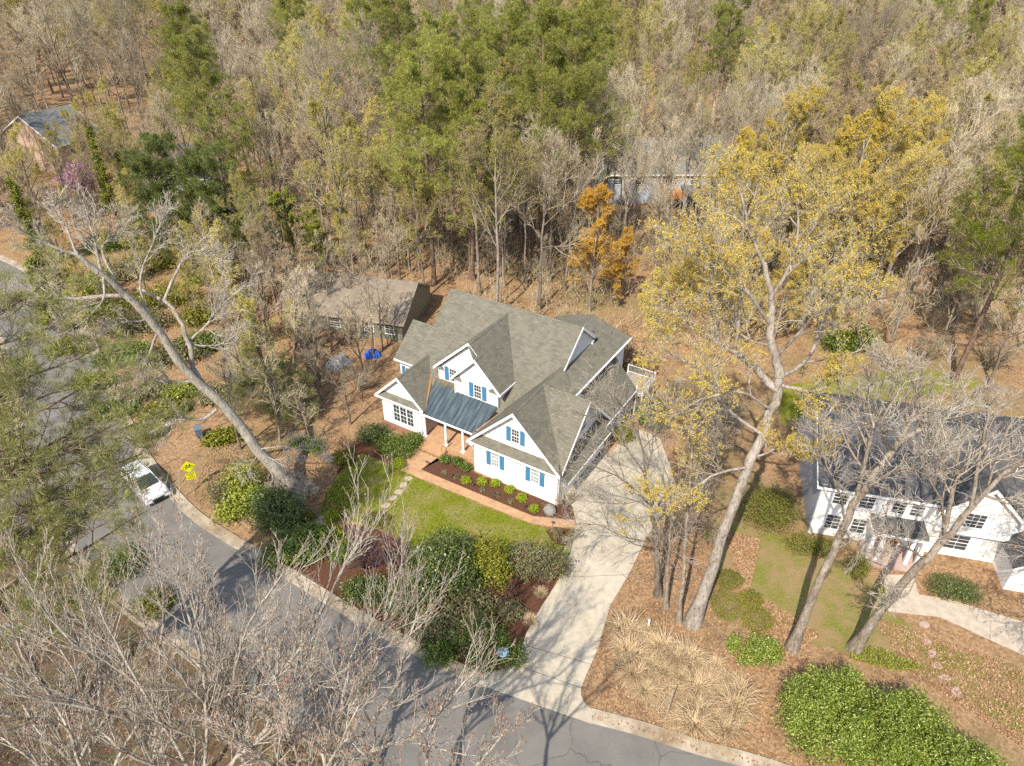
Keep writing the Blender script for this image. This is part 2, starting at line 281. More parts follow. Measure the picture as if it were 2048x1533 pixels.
def thing(name, label, cat, loc=(0, 0, 0), rz=0.0, group=None):
    o = link(name, None, None, loc, rz); o['label'] = label; o['category'] = cat
    if group: o['group'] = group
    return o
def tag(o, label, cat, group=None):
    o['label'] = label; o['category'] = cat
    if group: o['group'] = group
    return o
def kind(o, k): o['kind'] = k; return o
class MB:
    """collects faces with metre-scaled UVs"""
    def __init__(s): s.v = []; s.f = []
    def face(s, pts):
        i = len(s.v); s.v += [tuple(map(float, p)) for p in pts]; s.f.append(tuple(range(i, i+len(pts))))
    def prism(s, pts, ext):
        P = [np.array(p, float) for p in pts]; e = np.array(ext, float); Q = [p+e for p in P]
        n = np.zeros(3)
        for a, b in zip(P, P[1:]+P[:1]): n += np.cross(a, b)
        if n @ e > 0: P, Q = P[::-1], Q[::-1]
        s.face(P); s.face(Q[::-1])
        for i in range(len(P)):
            j = (i+1) % len(P); s.face([P[j], P[i], Q[i], Q[j]])
    def box(s, a, b):
        (x0, y0, z0), (x1, y1, z1) = a, b
        s.prism([(x0, y0, z0), (x1, y0, z0), (x1, y1, z0), (x0, y1, z0)], (0, 0, z1-z0))
    def slab(s, pts, t):
        P = [np.array(p, float) for p in pts]; n = np.zeros(3)
        for a, b in zip(P, P[1:]+P[:1]): n += np.cross(a, b)
        n /= np.linalg.norm(n)
        if n[2] < 0: n = -n
        s.prism(P, -n*t)
    def cyl(s, c, r, h, k=16, r2=None):
        r2 = r if r2 is None else r2; c = np.array(c, float)
        A = [c+np.array([math.cos(2*PI*i/k)*r, math.sin(2*PI*i/k)*r, 0]) for i in range(k)]
        B = [c+np.array([math.cos(2*PI*i/k)*r2, math.sin(2*PI*i/k)*r2, h]) for i in range(k)]
        s.face(A[::-1]); s.face(B)
        for i in range(k): j = (i+1) % k; s.face([A[i], A[j], B[j], B[i]])
    def bar(s, p, q, r, k=6):
        p, q = np.array(p, float), np.array(q, float); d = nrm(q-p); a = nrm(np.cross(d, [0.3, 0.2, 0.93] if abs(d[2]) < .9 else [1, 0, 0])); b = np.cross(d, a)
        A = [p+(a*math.cos(2*PI*i/k)+b*math.sin(2*PI*i/k))*r for i in range(k)]; B = [x+q-p for x in A]
        s.face(A[::-1]); s.face(B)
        for i in range(k): j = (i+1) % k; s.face([A[i], A[j], B[j], B[i]])
    def build(s, name, m, parent=None, loc=None, rz=0.0, smooth=False, bevel=0.0):
        me = bpy.data.meshes.new(name); me.from_pydata(s.v, [], s.f); me.materials.append(m)
        uv = me.uv_layers.new(name='UVMap'); V = [Vector(x) for x in s.v]; Zv = Vector((0, 0, 1))
        for p in me.polygons:
            n = p.normal
            if abs(n.z) > 0.995: a, b = Vector((1, 0, 0)), Vector((0, 1, 0))
            else: a = Zv.cross(n).normalized(); b = n.cross(a)
            for li in p.loop_indices:
                q = V[me.loops[li].vertex_index]; uv.data[li].uv = (q.dot(a), q.dot(b))
        if smooth: me.polygons.foreach_set('use_smooth', [True]*len(me.polygons))
        o = link(name, me, parent, loc, rz)
        if bevel:
            md = o.modifiers.new('bevel', 'BEVEL'); md.width = bevel; md.segments = 2
        return o
def tubes(P, R, k):
    """P (M,N,3), R (M,N) -> vertices and quads"""
    Mn, Nn, _ = P.shape
    T = np.gradient(P, axis=1); T = nrm(T)
    ref = np.where(np.abs(T[:, :1, 2:3]) > 0.8, np.array([[[1., 0, 0]]]), np.array([[[0, 0, 1.]]]))
    A = nrm(np.cross(T, np.broadcast_to(ref, T.shape))); B = np.cross(T, A)
    th = np.arange(k)*2*PI/k
    V = P[:, :, None] + R[:, :, None, None]*(A[:, :, None]*np.cos(th)[None, None, :, None] + B[:, :, None]*np.sin(th)[None, None, :, None])
    i0 = (np.arange(Mn)*Nn*k)[:, None, None]; s = (np.arange(Nn-1)*k)[None, :, None]; j = np.arange(k)[None, None, :]; j2 = (j+1) % k
    F = np.stack([i0+s+j, i0+s+j2, i0+s+k+j2, i0+s+k+j], -1).reshape(-1, 4)
    return V.reshape(-1, 3), F
class Acc:
    def __init__(s): s.v = []; s.b = {}; s.n = 0
    def add(s, v, f, mi=0):
        s.v.append(v); s.b.setdefault((f.shape[1], mi), []).append(f+s.n); s.n += len(v)
    def tub(s, P, R, k, mi=0):
        if len(P): s.add(*tubes(P, R, k), mi)
    def mesh(s, name, mats, smooth=False):
        if not s.n: return bpy.data.meshes.new(name)
        ks = list(s.b); return mesh_np(name, np.concatenate(s.v), [np.concatenate(s.b[q]) for q in ks], mats, [q[1] for q in ks], smooth)
def resample(pts, n):
    pts = np.asarray(pts, float)
    if len(pts) == 2: pts = np.array([pts[0], pts.mean(0), pts[1]])
    e = np.concatenate([[2*pts[0]-pts[1]], pts, [2*pts[-1]-pts[-2]]]); m = len(pts)-1
    t = np.linspace(0, m-1e-6, n); i = t.astype(int); f = (t-i)[:, None]
    p0, p1, p2, p3 = e[i], e[i+1], e[i+2], e[i+3]
    return 0.5*((2*p1)+(-p0+p2)*f+(2*p0-5*p1+4*p2-p3)*f**2+(-p0+3*p1-3*p2+p3)*f**3)
def spawn(P, R, k, t0, t1, ang, lr, rr, nseg, up, wig, rng, rmin=0.012, taper=0.55, lmin=0.0, lmax=99):
    Mn, Nn, _ = P.shape
    if not Mn: return np.zeros((0, nseg+1, 3)), np.zeros((0, nseg+1))
    L = np.linalg.norm(np.diff(P, axis=1), axis=2).sum(1)
    u = (np.arange(k)[None]+rng.random((Mn, k)))/k; t = (t0+(t1-t0)*u)*(Nn-1); t = np.minimum(t, Nn-1.001)
    i = t.astype(int); f = (t-i)[..., None]; m = np.arange(Mn)[:, None]
    p = P[m, i]*(1-f)+P[m, i+1]*f; r0 = R[m, i]*(1-f[..., 0])+R[m, i+1]*f[..., 0]; tan = nrm(P[m, i+1]-P[m, i])
    ref = rng.normal(size=tan.shape); a = nrm(np.cross(tan, ref)); b = np.cross(tan, a)
    phi = (np.arange(k)[None]*2.4+rng.random((Mn, 1))*6.28)+rng.normal(size=(Mn, k))*0.5
    an = ang*(1+rng.normal(size=(Mn, k))*0.22)
    d = nrm(tan*np.cos(an)[..., None]+(a*np.cos(phi)[..., None]+b*np.sin(phi)[..., None])*np.sin(an)[..., None])
    ln = np.clip(L[:, None]*lr*(1-taper*u)*rng.uniform(0.65, 1.3, (Mn, k)), lmin, lmax)
    p = p.reshape(-1, 3); d = d.reshape(-1, 3); ln = ln.reshape(-1, 1); r0 = np.maximum(r0.reshape(-1)*rr, rmin)
    out = [p]
    for s in range(nseg):
        d = nrm(d+np.array([0, 0, up/nseg])+rng.normal(size=d.shape)*wig)
        p = p+d*ln/nseg; out.append(p)
    tp = np.linspace(1, 0.35, nseg+1)[None]
    return np.stack(out, 1), np.maximum(r0[:, None]*tp, rmin*0.6)
def leaves(c, size, rng, up=0.3, asp=0.6, jit=0.3, nrmdir=None):
    """one bent quad per centre"""
    n = len(c); d = nrm(rng.normal(size=(n, 3))+np.array([0, 0, up]) + (0 if nrmdir is None else nrmdir)); r = rng.normal(size=(n, 3))
    a = nrm(np.cross(d, r)); b = np.cross(d, a); s = (size*rng.uniform(1-jit, 1+jit, n))[:, None]*0.5
    V = np.stack([c-a*s, c-b*s*asp+d*s*.12, c+a*s, c+b*s*asp+d*s*.12], 1).reshape(-1, 3)
    return V, np.arange(n*4).reshape(n, 4)
def tufts(c, ax, k, ln, wd, rng, spread=0.9):
    n = len(c); d = nrm(ax[:, None]*0.75+rng.normal(size=(n, k, 3))*spread); s = nrm(np.cross(d, rng.normal(size=(n, k, 3))))
    l = ln*rng.uniform(0.7, 1.15, (n, k, 1)); b = c[:, None]+d*0.03
    V = np.stack([b-s*wd*.5, b+d*l*.6+s*wd*.55, b+d*l, b+d*l*.6-s*wd*.1], 2).reshape(-1, 3)
    return V, np.arange(n*k*4).reshape(-1, 4)
def pick(P, n, rng, lo=0.3):
    """n random points along twigs, with their directions"""
    i = rng.integers(0, len(P), n); Nn = P.shape[1]; t = rng.uniform(lo, 0.999, n)*(Nn-1); j = np.minimum(t.astype(int), Nn-2); f = (t-j)[:, None]
    return P[i, j]*(1-f)+P[i, j+1]*f, nrm(P[i, j+1]-P[i, j])

# ------------------------------------------------------------------ tree prototypes (meshes that stand at the origin)
def bare_proto(seed, h=24., r=0.24, dens=(12, 6, 5, 4), c0=0.42, ang=0.65, lr=0.27, up=0.55, leaf=None, nleaf=0, lsize=0.3, bark='bark', twig='twig', tw=0.016, sides=(8, 5, 3, 3), fork=True, budn=0):
    rng = np.random.default_rng(seed)
    n = 12; z = np.linspace(-0.2, h*0.93, n); sway = np.cumsum(rng.normal(size=(n, 2))*0.018*h/n*2.2, 0); sway[0] = 0
    T = np.concatenate([sway, z[:, None]], 1)[None]; TR = (r*(1-0.86*np.linspace(0, 1, n)**1.15))[None]; TR[0, 0] *= 1.35
    tr = Acc(); tr.tub(T, TR, sides[0])
    P1, R1 = spawn(T, TR, dens[0], c0, 0.98, ang, lr, 0.62, 6, up, 0.10, rng, 0.03, 0.62)
    tr.tub(P1, R1, sides[1])
    P2, R2 = spawn(P1, R1, dens[1], 0.22, 0.98, 0.7, 0.5, 0.6, 4, up*0.8, 0.12, rng, tw*1.25, 0.5)
    cr = Acc(); cr.tub(P2, R2, 4)
    P3, R3 = spawn(P2, R2, dens[2], 0.15, 0.98, 0.7, 0.55, 0.65, 3, up*0.6, 0.15, rng, tw, 0.45)
    cr.tub(P3, R3, sides[2])
    P4, R4 = spawn(P3, R3, dens[3], 0.15, 0.98, 0.75, 0.62, 0.7, 2, up*0.5, 0.12, rng, tw*0.8, 0.4)
    cr.tub(P4, R4, sides[3])
    mats = [M[twig]]
    if leaf:
        c, _ = pick(P4, nleaf, rng, 0.2); cr.add(*leaves(c+rng.normal(size=c.shape)*0.08, lsize, rng), 1); mats.append(M[leaf])
    return tr.mesh('trunk', [M[bark]], True), cr.mesh('crown', mats)
def pine_proto(seed, h=28., r=0.27, c0=0.5, spread=4.2, nb=62, ntuft=12, nn=26, nl=0.44, nw=0.044, mat='needle', droop=-0.05, conic=0.35):
    rng = np.random.default_rng(seed); n = 12
    z = np.linspace(-0.2, h, n); sway = np.cumsum(rng.normal(size=(n, 2))*0.012*h/n*2, 0); sway[0] = 0
    T = np.concatenate([sway, z[:, None]], 1)[None]; TR = (r*(1-0.88*np.linspace(0, 1, n)**1.4))[None]; TR[0, 0] *= 1.3
    tr = Acc(); tr.tub(T, TR, 8)
    P1, R1 = spawn(T, TR, nb, c0, 0.985, 1.15, spread/h*1.05, 0.34, 5, 0.35+droop, 0.10, rng, 0.025, 1-conic)
    # a few dead stubs below the crown
    Pd, Rd = spawn(T, TR, 9, c0*0.55, c0, 1.35, 0.07, 0.2, 3, 0.1, 0.15, rng, 0.02, 0.2); tr.tub(Pd, Rd, 4)
    tr.tub(P1, R1, 5)
    P2, R2 = spawn(P1, R1, ntuft, 0.25, 1.0, 0.75, 0.36, 0.6, 2, 0.5, 0.18, rng, 0.015, 0.45)
    cr = Acc(); cr.tub(P2, R2, 3)
    P3, R3 = spawn(P2, R2, 3, 0.3, 1.0, 0.7, 0.5, 0.7, 1, 0.4, 0.2, rng, 0.01, 0.3, 0.15, 0.7)
    c = np.concatenate([P2[:, -1], P3[:, -1], P1[:, -1]]); ax = nrm(np.concatenate([P2[:, -1]-P2[:, -2], P3[:, -1]-P3[:, -2], P1[:, -1]-P1[:, -2]])+np.array([0, 0, .35]))
    cr.add(*tufts(c, ax, nn, nl, nw, rng), 1)
    return tr.mesh('trunk', [M['pine_bark']], True), cr.mesh('crown', [M['twig'], M[mat]])
def conifer_proto(seed, h=12., rad=2.2, n=9000, size=0.28, mat='cedar', p=0.8):
    """dense cone of foliage sprays"""
    rng = np.random.default_rng(seed)
    T = np.array([[0, 0, -.2], [0, 0, h*.5], [0, 0, h*.97]])[None]; tr = Acc(); tr.tub(T, np.array([[.18, .11, .03]]), 7)
    P1, R1 = spawn(resample(T[0], 10)[None], np.linspace(.16, .03, 10)[None], 80, 0.04, 0.97, 1.15, rad/h*1.2, .3, 4, 0.45, .1, rng, .015, 0.85)
    tr.tub(P1, R1, 4)
    c, d = pick(P1, n, rng, 0.15); c = c+rng.normal(size=c.shape)*0.22
    lump = 0.88+0.2*np.sin(c[:, 2]*2.3+np.arctan2(c[:, 1], c[:, 0])*3)
    c[:, :2] *= lump[:, None]
    cr = Acc(); cr.add(*leaves(c, size, rng, 0.2, 0.35, 0.4, d*1.2), 0)
    return tr.mesh('trunk', [M['pine_bark']], True), cr.mesh('crown', [M[mat]])
def stand(name, label, cat, protos, loc, rz=0., sc=1., group=None, tilt=None):
    t = thing(name, label, cat, loc, rz, group); t.scale = (sc, sc, sc) if np.isscalar(sc) else sc
    if tilt: t.rotation_euler = (tilt[0], tilt[1], rz)
    for nm, me in zip(('trunk', 'crown'), protos): link(nm, me, t)
    return t

# ------------------------------------------------------------------ shrubs
def shrub_meshes(seed, lobes, n, size, mat, fill=0.38, asp=0.55, stems=9, rough=0.24, up=0.35, core=True):
    """lobes: (x, y, z, rx, ry, rz) ellipsoids; leaves through an uneven shell with gaps"""
    rng = np.random.default_rng(seed); L = np.array(lobes, float)
    vol = (L[:, 3]*L[:, 4]+L[:, 3]*L[:, 5]); pi = rng.choice(len(L), n, p=vol/vol.sum())
    d = nrm(rng.normal(size=(n, 3))); ph = rng.random(6)*6.28
    q = d*3.1; lump = 1+rough*(np.sin(q[:, 0]*2.3+ph[0]+pi)*np.sin(q[:, 1]*2.7+ph[1])+0.8*np.sin(q[:, 2]*3.9+ph[2]+pi*2)*np.sin(q[:, 0]*4.3+ph[3])+0.5*np.sin(q[:, 1]*8+ph[4])*np.sin(q[:, 2]*7.5+ph[5]+q[:, 0]*6))
    rr = np.where(rng.random(n) < fill, rng.uniform(0.45, 0.9, n), rng.uniform(0.86, 1.06, n))*lump
    c = L[pi, :3]+d*L[pi, 3:]*rr[:, None]; keep = c[:, 2] > 0.03; c = c[keep]; d = d[keep]
    cr = Acc(); cr.add(*leaves(c, size, rng, up, asp, 0.4, d*0.7), 0)
    st = Acc(); k = stems
    e = L[rng.integers(0, len(L), k)]; tips = e[:, :3]+nrm(rng.normal(size=(k, 3)))*e[:, 3:]*0.65; tips[:, 2] = np.maximum(tips[:, 2], 0.15)
    base = np.stack([L[0, 0]+rng.normal(size=k)*.12, L[0, 1]+rng.normal(size=k)*.12, np.full(k, -.1)], 1)
    P = np.stack([base, base*.5+tips*.5+rng.normal(size=(k, 3))*.08, tips], 1); st.tub(P, np.tile([[.035, .025, .012]], (k, 1)), 5)
    P2, R2 = spawn(P, np.tile([[.035, .025, .012]], (k, 1)), 6, .3, 1, .7, .5, .6, 3, .2, .15, rng, .008); st.tub(P2, R2, 3)
    return st.mesh('stems', [M['bark']]), cr.mesh('foliage', [M[mat]])
def shrub(name, label, cat, at, lobes, n, size, mat, seed=1, group=None, rz=0., grow=1, **kw):
    st, fo = shrub_meshes(seed, lobes, n, size, mat, **kw); t = thing(name, label, cat, at, rz, group)
    link('stems', st, t); link('foliage', fo, t)
    if grow != 1: t.scale = (grow,)*3
    return t
def twig_shrub(name, label, cat, at, h, rad, seed, twig='twig', leaf=None, nleaf=0, lsize=.12, k=12, tw=.009, group=None):
    rng = np.random.default_rng(seed); a = rng.random(k)*6.28; q = rng.uniform(.3, 1, k)
    base = np.stack([np.cos(a)*.15*rad, np.sin(a)*.15*rad, np.full(k, -.05)], 1); tip = np.stack([np.cos(a)*rad*q, np.sin(a)*rad*q, h*rng.uniform(.7, 1, k)], 1)
    P = np.stack([base, base*.45+tip*.55+np.array([0, 0, .12*h]), tip], 1); R = np.tile([[.035, .024, .012]], (k, 1))*min(1.6, max(.5, h/2.5))
    st = Acc(); st.tub(P, R, 5)
    P2, R2 = spawn(P, R, 9, .2, 1, .65, .45, .6, 3, .35, .15, rng, tw); P3, R3 = spawn(P2, R2, 6, .15, 1, .7, .55, .7, 2, .3, .15, rng, tw*.8)
    cr = Acc(); cr.tub(P2, R2, 3); cr.tub(P3, R3, 3); mats = [M[twig]]
    if leaf: c, _ = pick(P3, nleaf, rng, .1); cr.add(*leaves(c, lsize, rng), 1); mats.append(M[leaf])
    t = thing(name, label, cat, at, 0, group); link('stems', st.mesh('stems', [M['bark' if twig != 'purple' else 'purple']]), t); link('crown', cr.mesh('crown', mats), t); return t
def grass_mesh(seed, n, h, spread, w=.018, mat='straw', base=.18, lay=.5):
    rng = np.random.default_rng(seed); a = rng.random(n)*6.28; q = np.sqrt(rng.random(n)); b = np.stack([np.cos(a)*q*base, np.sin(a)*q*base, np.zeros(n)], 1)
    sw = rng.normal(size=n)*1.1; out = np.stack([np.cos(a+sw), np.sin(a+sw), np.zeros(n)], 1); ln = h*rng.uniform(.55, 1.1, n)[:, None]; o = (rng.uniform(.1, 1, n)*spread)[:, None]
    p1 = b+out*o*.3+np.array([0, 0, .62])*ln; p2 = b+out*o*.85+np.array([0, 0, .9])*ln*(1-lay*rng.random((n, 1))*.9); p2[:, 2] = np.maximum(p2[:, 2], .05)
    s = nrm(np.cross(p2-b, np.array([0, 0, 1.])+rng.normal(size=(n, 3))*.4))*w
    V = np.stack([b-s, b+s, p1+s*.8, p1-s*.8, p2+s*.25, p2-s*.25], 1).reshape(-1, 3); i = np.arange(n)[:, None]*6
    F = np.concatenate([i+np.array([[0, 1, 2, 3]]), i+np.array([[3, 2, 4, 5]])]); return mesh_np('blades', V, [F], [M[mat]])

# ------------------------------------------------------------------ trees drawn limb by limb
def hero(name, label, cat, base, trunk, limbs, seed, bark='pale_bark', twig='pale_twig', k=(5, 6, 5), ang=.7, up=.5, lr=(.42, .5, .55), tw=.011, leaf=None, nleaf=0, lsize=.14, bud=None, nbud=0, t0=.2, extra=None, group=None, wig=1.0, lmax=5.5):
    """trunk and limbs: lists of (points, r0, r1); the twigs grow from the limbs"""
    rng = np.random.default_rng(seed); tr = Acc(); base = np.array([base[0], base[1], 0.]); Ps = []; Rs = []
    for pts, r0, r1 in trunk:
        p = resample(pts, 16)-base; n = len(p); p[1:-1] += rng.normal(size=(n-2, 3))*r0*.18; R = np.linspace(r0, r1, n); 
        if p[0, 2] < .6: p[0, 2] = -.25; R[0] *= 1.95; R[1] *= 1.22; R[2] *= 1.08
        tr.tub(p[None], R[None], 12)
    for pts, r0, r1 in limbs:
        p = resample(pts, 12)-base; p[1:] += np.cumsum(rng.normal(size=(11, 3))*.035, 0); Ps.append(p); Rs.append(np.linspace(r0, r1, 12))
    P1, R1 = np.array(Ps), np.array(Rs); tr.tub(P1, R1, 7)
    P2, R2 = spawn(P1, R1, k[0], t0, 1, ang, lr[0], .6, 6, up, .13*wig, rng, tw*1.5, .45, .8, lmax); cr = Acc(); tr.tub(P2, R2, 5)
    P3, R3 = spawn(P2, R2, k[1], .15, 1, ang, lr[1], .62, 4, up*.8, .15*wig, rng, tw*1.1, .4, .4, 3); cr.tub(P3, R3, 4)
    P4, R4 = spawn(P3, R3, k[2], .15, 1, ang*1.05, lr[2], .7, 3, up*.6, .16*wig, rng, tw*.85, .35, .2, 1.5); cr.tub(P4, R4, 3)
    mats = [M[twig]]; q = P4
    if extra: P5, R5 = spawn(P4, R4, extra, .2, 1, .75, .6, .8, 2, up*.5, .15, rng, tw*.7, .3, .12, .8); cr.tub(P5, R5, 3); q = P5
    if leaf: c, _ = pick(q, nleaf, rng, .3); cr.add(*leaves(c+rng.normal(size=c.shape)*.05, lsize, rng), len(mats)); mats.append(M[leaf])
    if bud: c = q[rng.integers(0, len(q), nbud), -1]; cr.add(*leaves(c, .075, rng, .3, .7), len(mats)); mats.append(M[bud])
    t = thing(name, label, cat, base, 0, group); link('trunk', tr.mesh('trunk', [M[bark]], True), t); link('crown', cr.mesh('crown', mats), t); return t
def L(pts, r0, r1): return ([YD(*p) for p in pts], r0, r1)

# ================================================================== SETTING
rg = np.random.default_rng(7)
def terrain():
    xs = np.concatenate([np.linspace(-900, -130, 20), np.linspace(-125, 125, 60), np.linspace(130, 900, 20)])
    ys = np.concatenate([np.linspace(-300, -10, 12), np.linspace(-5, 150, 45), np.linspace(160, 1200, 40)])
    X, Y = np.meshgrid(xs, ys); Z = np.zeros_like(X)
    V = np.stack([X, Y, Z], -1).reshape(-1, 3); w_ = len(xs); i = (np.arange(len(ys)-1)[:, None]*w_+np.arange(w_-1)[None]).reshape(-1, 1)
    me = mesh_np('ground', V, [i+np.array([[0, 1, w_+1, w_]])], [M['litter']]); kind(link('ground', me), 'structure')
terrain()
def sheet(name, pts, z, m, ragged=0.0, step=0.6, seed=1):
    P = np.array([np.asarray(p, float)[:2] for p in pts]); rng = np.random.default_rng(seed)
    if ragged:
        out = []
        for a, b in zip(P, np.roll(P, -1, 0)):
            n = max(1, int(np.linalg.norm(b-a)/step)); t = np.arange(n)[:, None]/n; out.append(a+(b-a)*t)
        P = np.concatenate(out); n = len(P); j = rng.normal(size=(n, 2)); j = (j+np.roll(j, 1, 0)+np.roll(j, 2, 0))*.58; P = P+j*ragged
    mb = MB(); mb.face([(x, y, z) for x, y in P])
    o = mb.build(name, m)
    if o.data.polygons[0].normal.z < 0: o.data.flip_normals()
    return kind(o, 'structure')
def offs(P, d):
    P = np.asarray(P, float)[:, :2]; t = np.gradient(P, axis=0); t = t/np.linalg.norm(t, axis=1, keepdims=True); return P+np.stack([-t[:, 1], t[:, 0]], 1)*d
def pxs(*pp): return [G(*p) for p in pp]
# back of kerb on the house side, from right to left
KB_R = np.array([[46, 12.0], [30, 17.6]] + [list(G(*p)[:2]) for p in [(1560, 1527), (1400, 1482), (1290, 1447), (1184, 1419)]])
KB_L = np.array([list(G(*p)[:2]) for p in [(962, 1346), (916, 1326), (768, 1250), (650, 1180), (529, 1105), (464, 1068), (380, 1007)]] + [[-33.5, 51.5], [-40, 60.5], [-48.5, 72], [-59, 84], [-76, 96], [-115, 112]])
def smooth(P, n): return resample(np.c_[P, np.zeros(len(P))], n)[:, :2]
KB_L = smooth(KB_L, 60); KB_R = smooth(KB_R, 30); KB = np.concatenate([KB_R, KB_L])
FARK = offs(smooth(KB[::6], 80), 9.3)
road = np.concatenate([offs(KB, .4), FARK[::-1]])
sheet('road', road, .006, M['asphalt'])
sheet('verge', np.concatenate([FARK, [[-130, 150], [-130, -20], [46, -20]]]), .004, M['verge'])
def ribbon(name, P, d0, d1, z, m, thick=None):
    A, B_ = offs(P, d0), offs(P, d1); mb = MB()
    for i in range(len(P)-1):
        q = [(*A[i], z), (*A[i+1], z), (*B_[i+1], z), (*B_[i], z)]
        if thick: mb.prism(q, (0, 0, -thick))
        else: mb.face(q)
    return mb
def kerb(P, far=False):
    s = -1 if far else 1
    kind(ribbon('kerb', P, 0, .28*s, .13, M['kerb'], .16).build('kerb', M['kerb']), 'structure')
    kind(ribbon('gutter', P, .28*s, .92*s, .016, M['kerb'], .02).build('gutter', M['kerb']), 'structure')
kerb(KB_R); kerb(KB_L); kerb(FARK, True)
# driveway with its flared apron
DRV = pxs((962, 1347), (1000, 1341), (1032, 1332), (1053, 1266), (1085, 1210), (1121, 1155), (1140, 1110), (1149, 1075), (1152, 1040), (1146, 1016), (1132, 998), (1130, 990), (1204, 905), (1236, 889), (1272, 864), (1282, 859), (1319, 877), (1340, 930), (1352, 974), (1330, 1020), (1293, 1075), (1259, 1147), (1220, 1212), (1198, 1292), (1172, 1352), (1162, 1376), (1162, 1392), (1170, 1408), (1184, 1420))
gd = [list(G(*p)[:2]) for p in [(1184, 1449), (1075, 1411), (966, 1373), (945, 1362)]]
sheet('driveway', DRV+[np.array(p+[0]) for p in gd], .022, M['concrete'])
for a, b in [((1032, 1331), (1163, 1377)), ((1045, 1290), (1184, 1330)), ((1121, 1156), (1257, 1150)), ((1000, 1395), (1180, 1450))][:3]:
    p, q = G(*a)[:2], G(*b)[:2]; d = (q-p)/np.linalg.norm(q-p); n_ = np.array([-d[1], d[0]])*.018
    mb = MB(); mb.face([(*(p+n_), .027), (*(p-n_), .027), (*(q-n_), .027), (*(q+n_), .027)]); o = mb.build('driveway_joint', M['joint']); kind(o, 'structure')
# front lawn, planting beds and paths
LAWN = pxs((655, 985), (690, 935), (722, 908), (790, 932), (845, 960), (1055, 1048), (1096, 1056), (1148, 1060), (1148, 1075), (1140, 1108), (1118, 1150), (1060, 1140), (1000, 1130), (900, 1130), (810, 1090), (760, 1050), (690, 1040))
sheet('lawn', LAWN, .012, M['lawn'], .07, .4, 3)
sheet('worn_soil', pxs((690, 900), (735, 878), (790, 925), (800, 940), (722, 915), (700, 960), (660, 985)), .008, M['mulch'], .1, .5)
sheet('planting_bed', pxs((843, 941), (879, 913), (951, 946), (1113, 1011), (1132, 993), (1147, 1018), (1150, 1042), (1068, 1034), (950, 986)), .016, M['mulch'], .03, .5)
sheet('planting_bed', pxs((1092, 1062), (1108, 1054), (1148, 1060), (1147, 1083), (1136, 1094), (1108, 1088)), .017, M['mulch'], .03, .4)
sheet('planting_bed', pxs((600, 1095), (700, 1048), (760, 1060), (820, 1100), (900, 1140), (1010, 1140), (1085, 1130), (1122, 1150), (1085, 1210), (1053, 1266), (1032, 1331), (962, 1346), (916, 1326), (768, 1250), (650, 1178), (560, 1120)), .010, M['mulch'], .06, .5)
kind(sheet('side_path', pxs((536, 1104), (560, 1112), (640, 1060), (672, 1030), (655, 1025), (610, 1048)), .018, M['path'], .05, .4), 'structure')
WALK = pxs((798, 940), (842, 958.6), (1055.6, 1045), (1096, 1053.5), (1152, 1056), (1151, 1041.5), (1066, 1033), (947, 984), (842, 940), (879, 914)) + [HW(-3.4, -.42), HW(-6.1, -.42)] + pxs((826, 905),)
sheet('walkway', WALK, .03, M['walk'])
# neighbour's garden
sheet('thin_lawn', pxs((1432, 1085), (1462, 1040), (1500, 1045), (1560, 1070), (1640, 1105), (1700, 1120), (1770, 1160), (1780, 1230), (1900, 1290), (2048, 1330), (2110, 1430), (2048, 1470), (1900, 1380), (1760, 1320), (1640, 1290), (1560, 1240), (1480, 1190), (1430, 1130)), .008, M['drylawn'], .3, .5, 5)
sheet('thin_lawn', pxs((1548, 780), (1600, 770), (1800, 735), (1960, 760), (1960, 775), (1600, 840), (1560, 850)), .008, M['lawn'], .15, .8, 6)
sheet('front_path', pxs((1766, 1150), (1826, 1150), (1838, 1190), (1900, 1200), (2048, 1245), (2120, 1275), (2120, 1350), (2048, 1312), (1960, 1272), (1880, 1235), (1777, 1224)), .02, M['path'], .0)
sheet('side_road', [(-95, 40), (-52, 46), (-37, 47), (-38.5, 40), (-60, 36), (-95, 30)], .007, M['asphalt'])
sheet('neighbour_drive', pxs((445, 700), (500, 700), (512, 785), (462, 800)), .007, M['asphalt'], .08, .5)
sheet('clearing', pxs((1330, 225), (1480, 215), (1500, 260), (1350, 285)), .006, M['drylawn'], .8, 2)

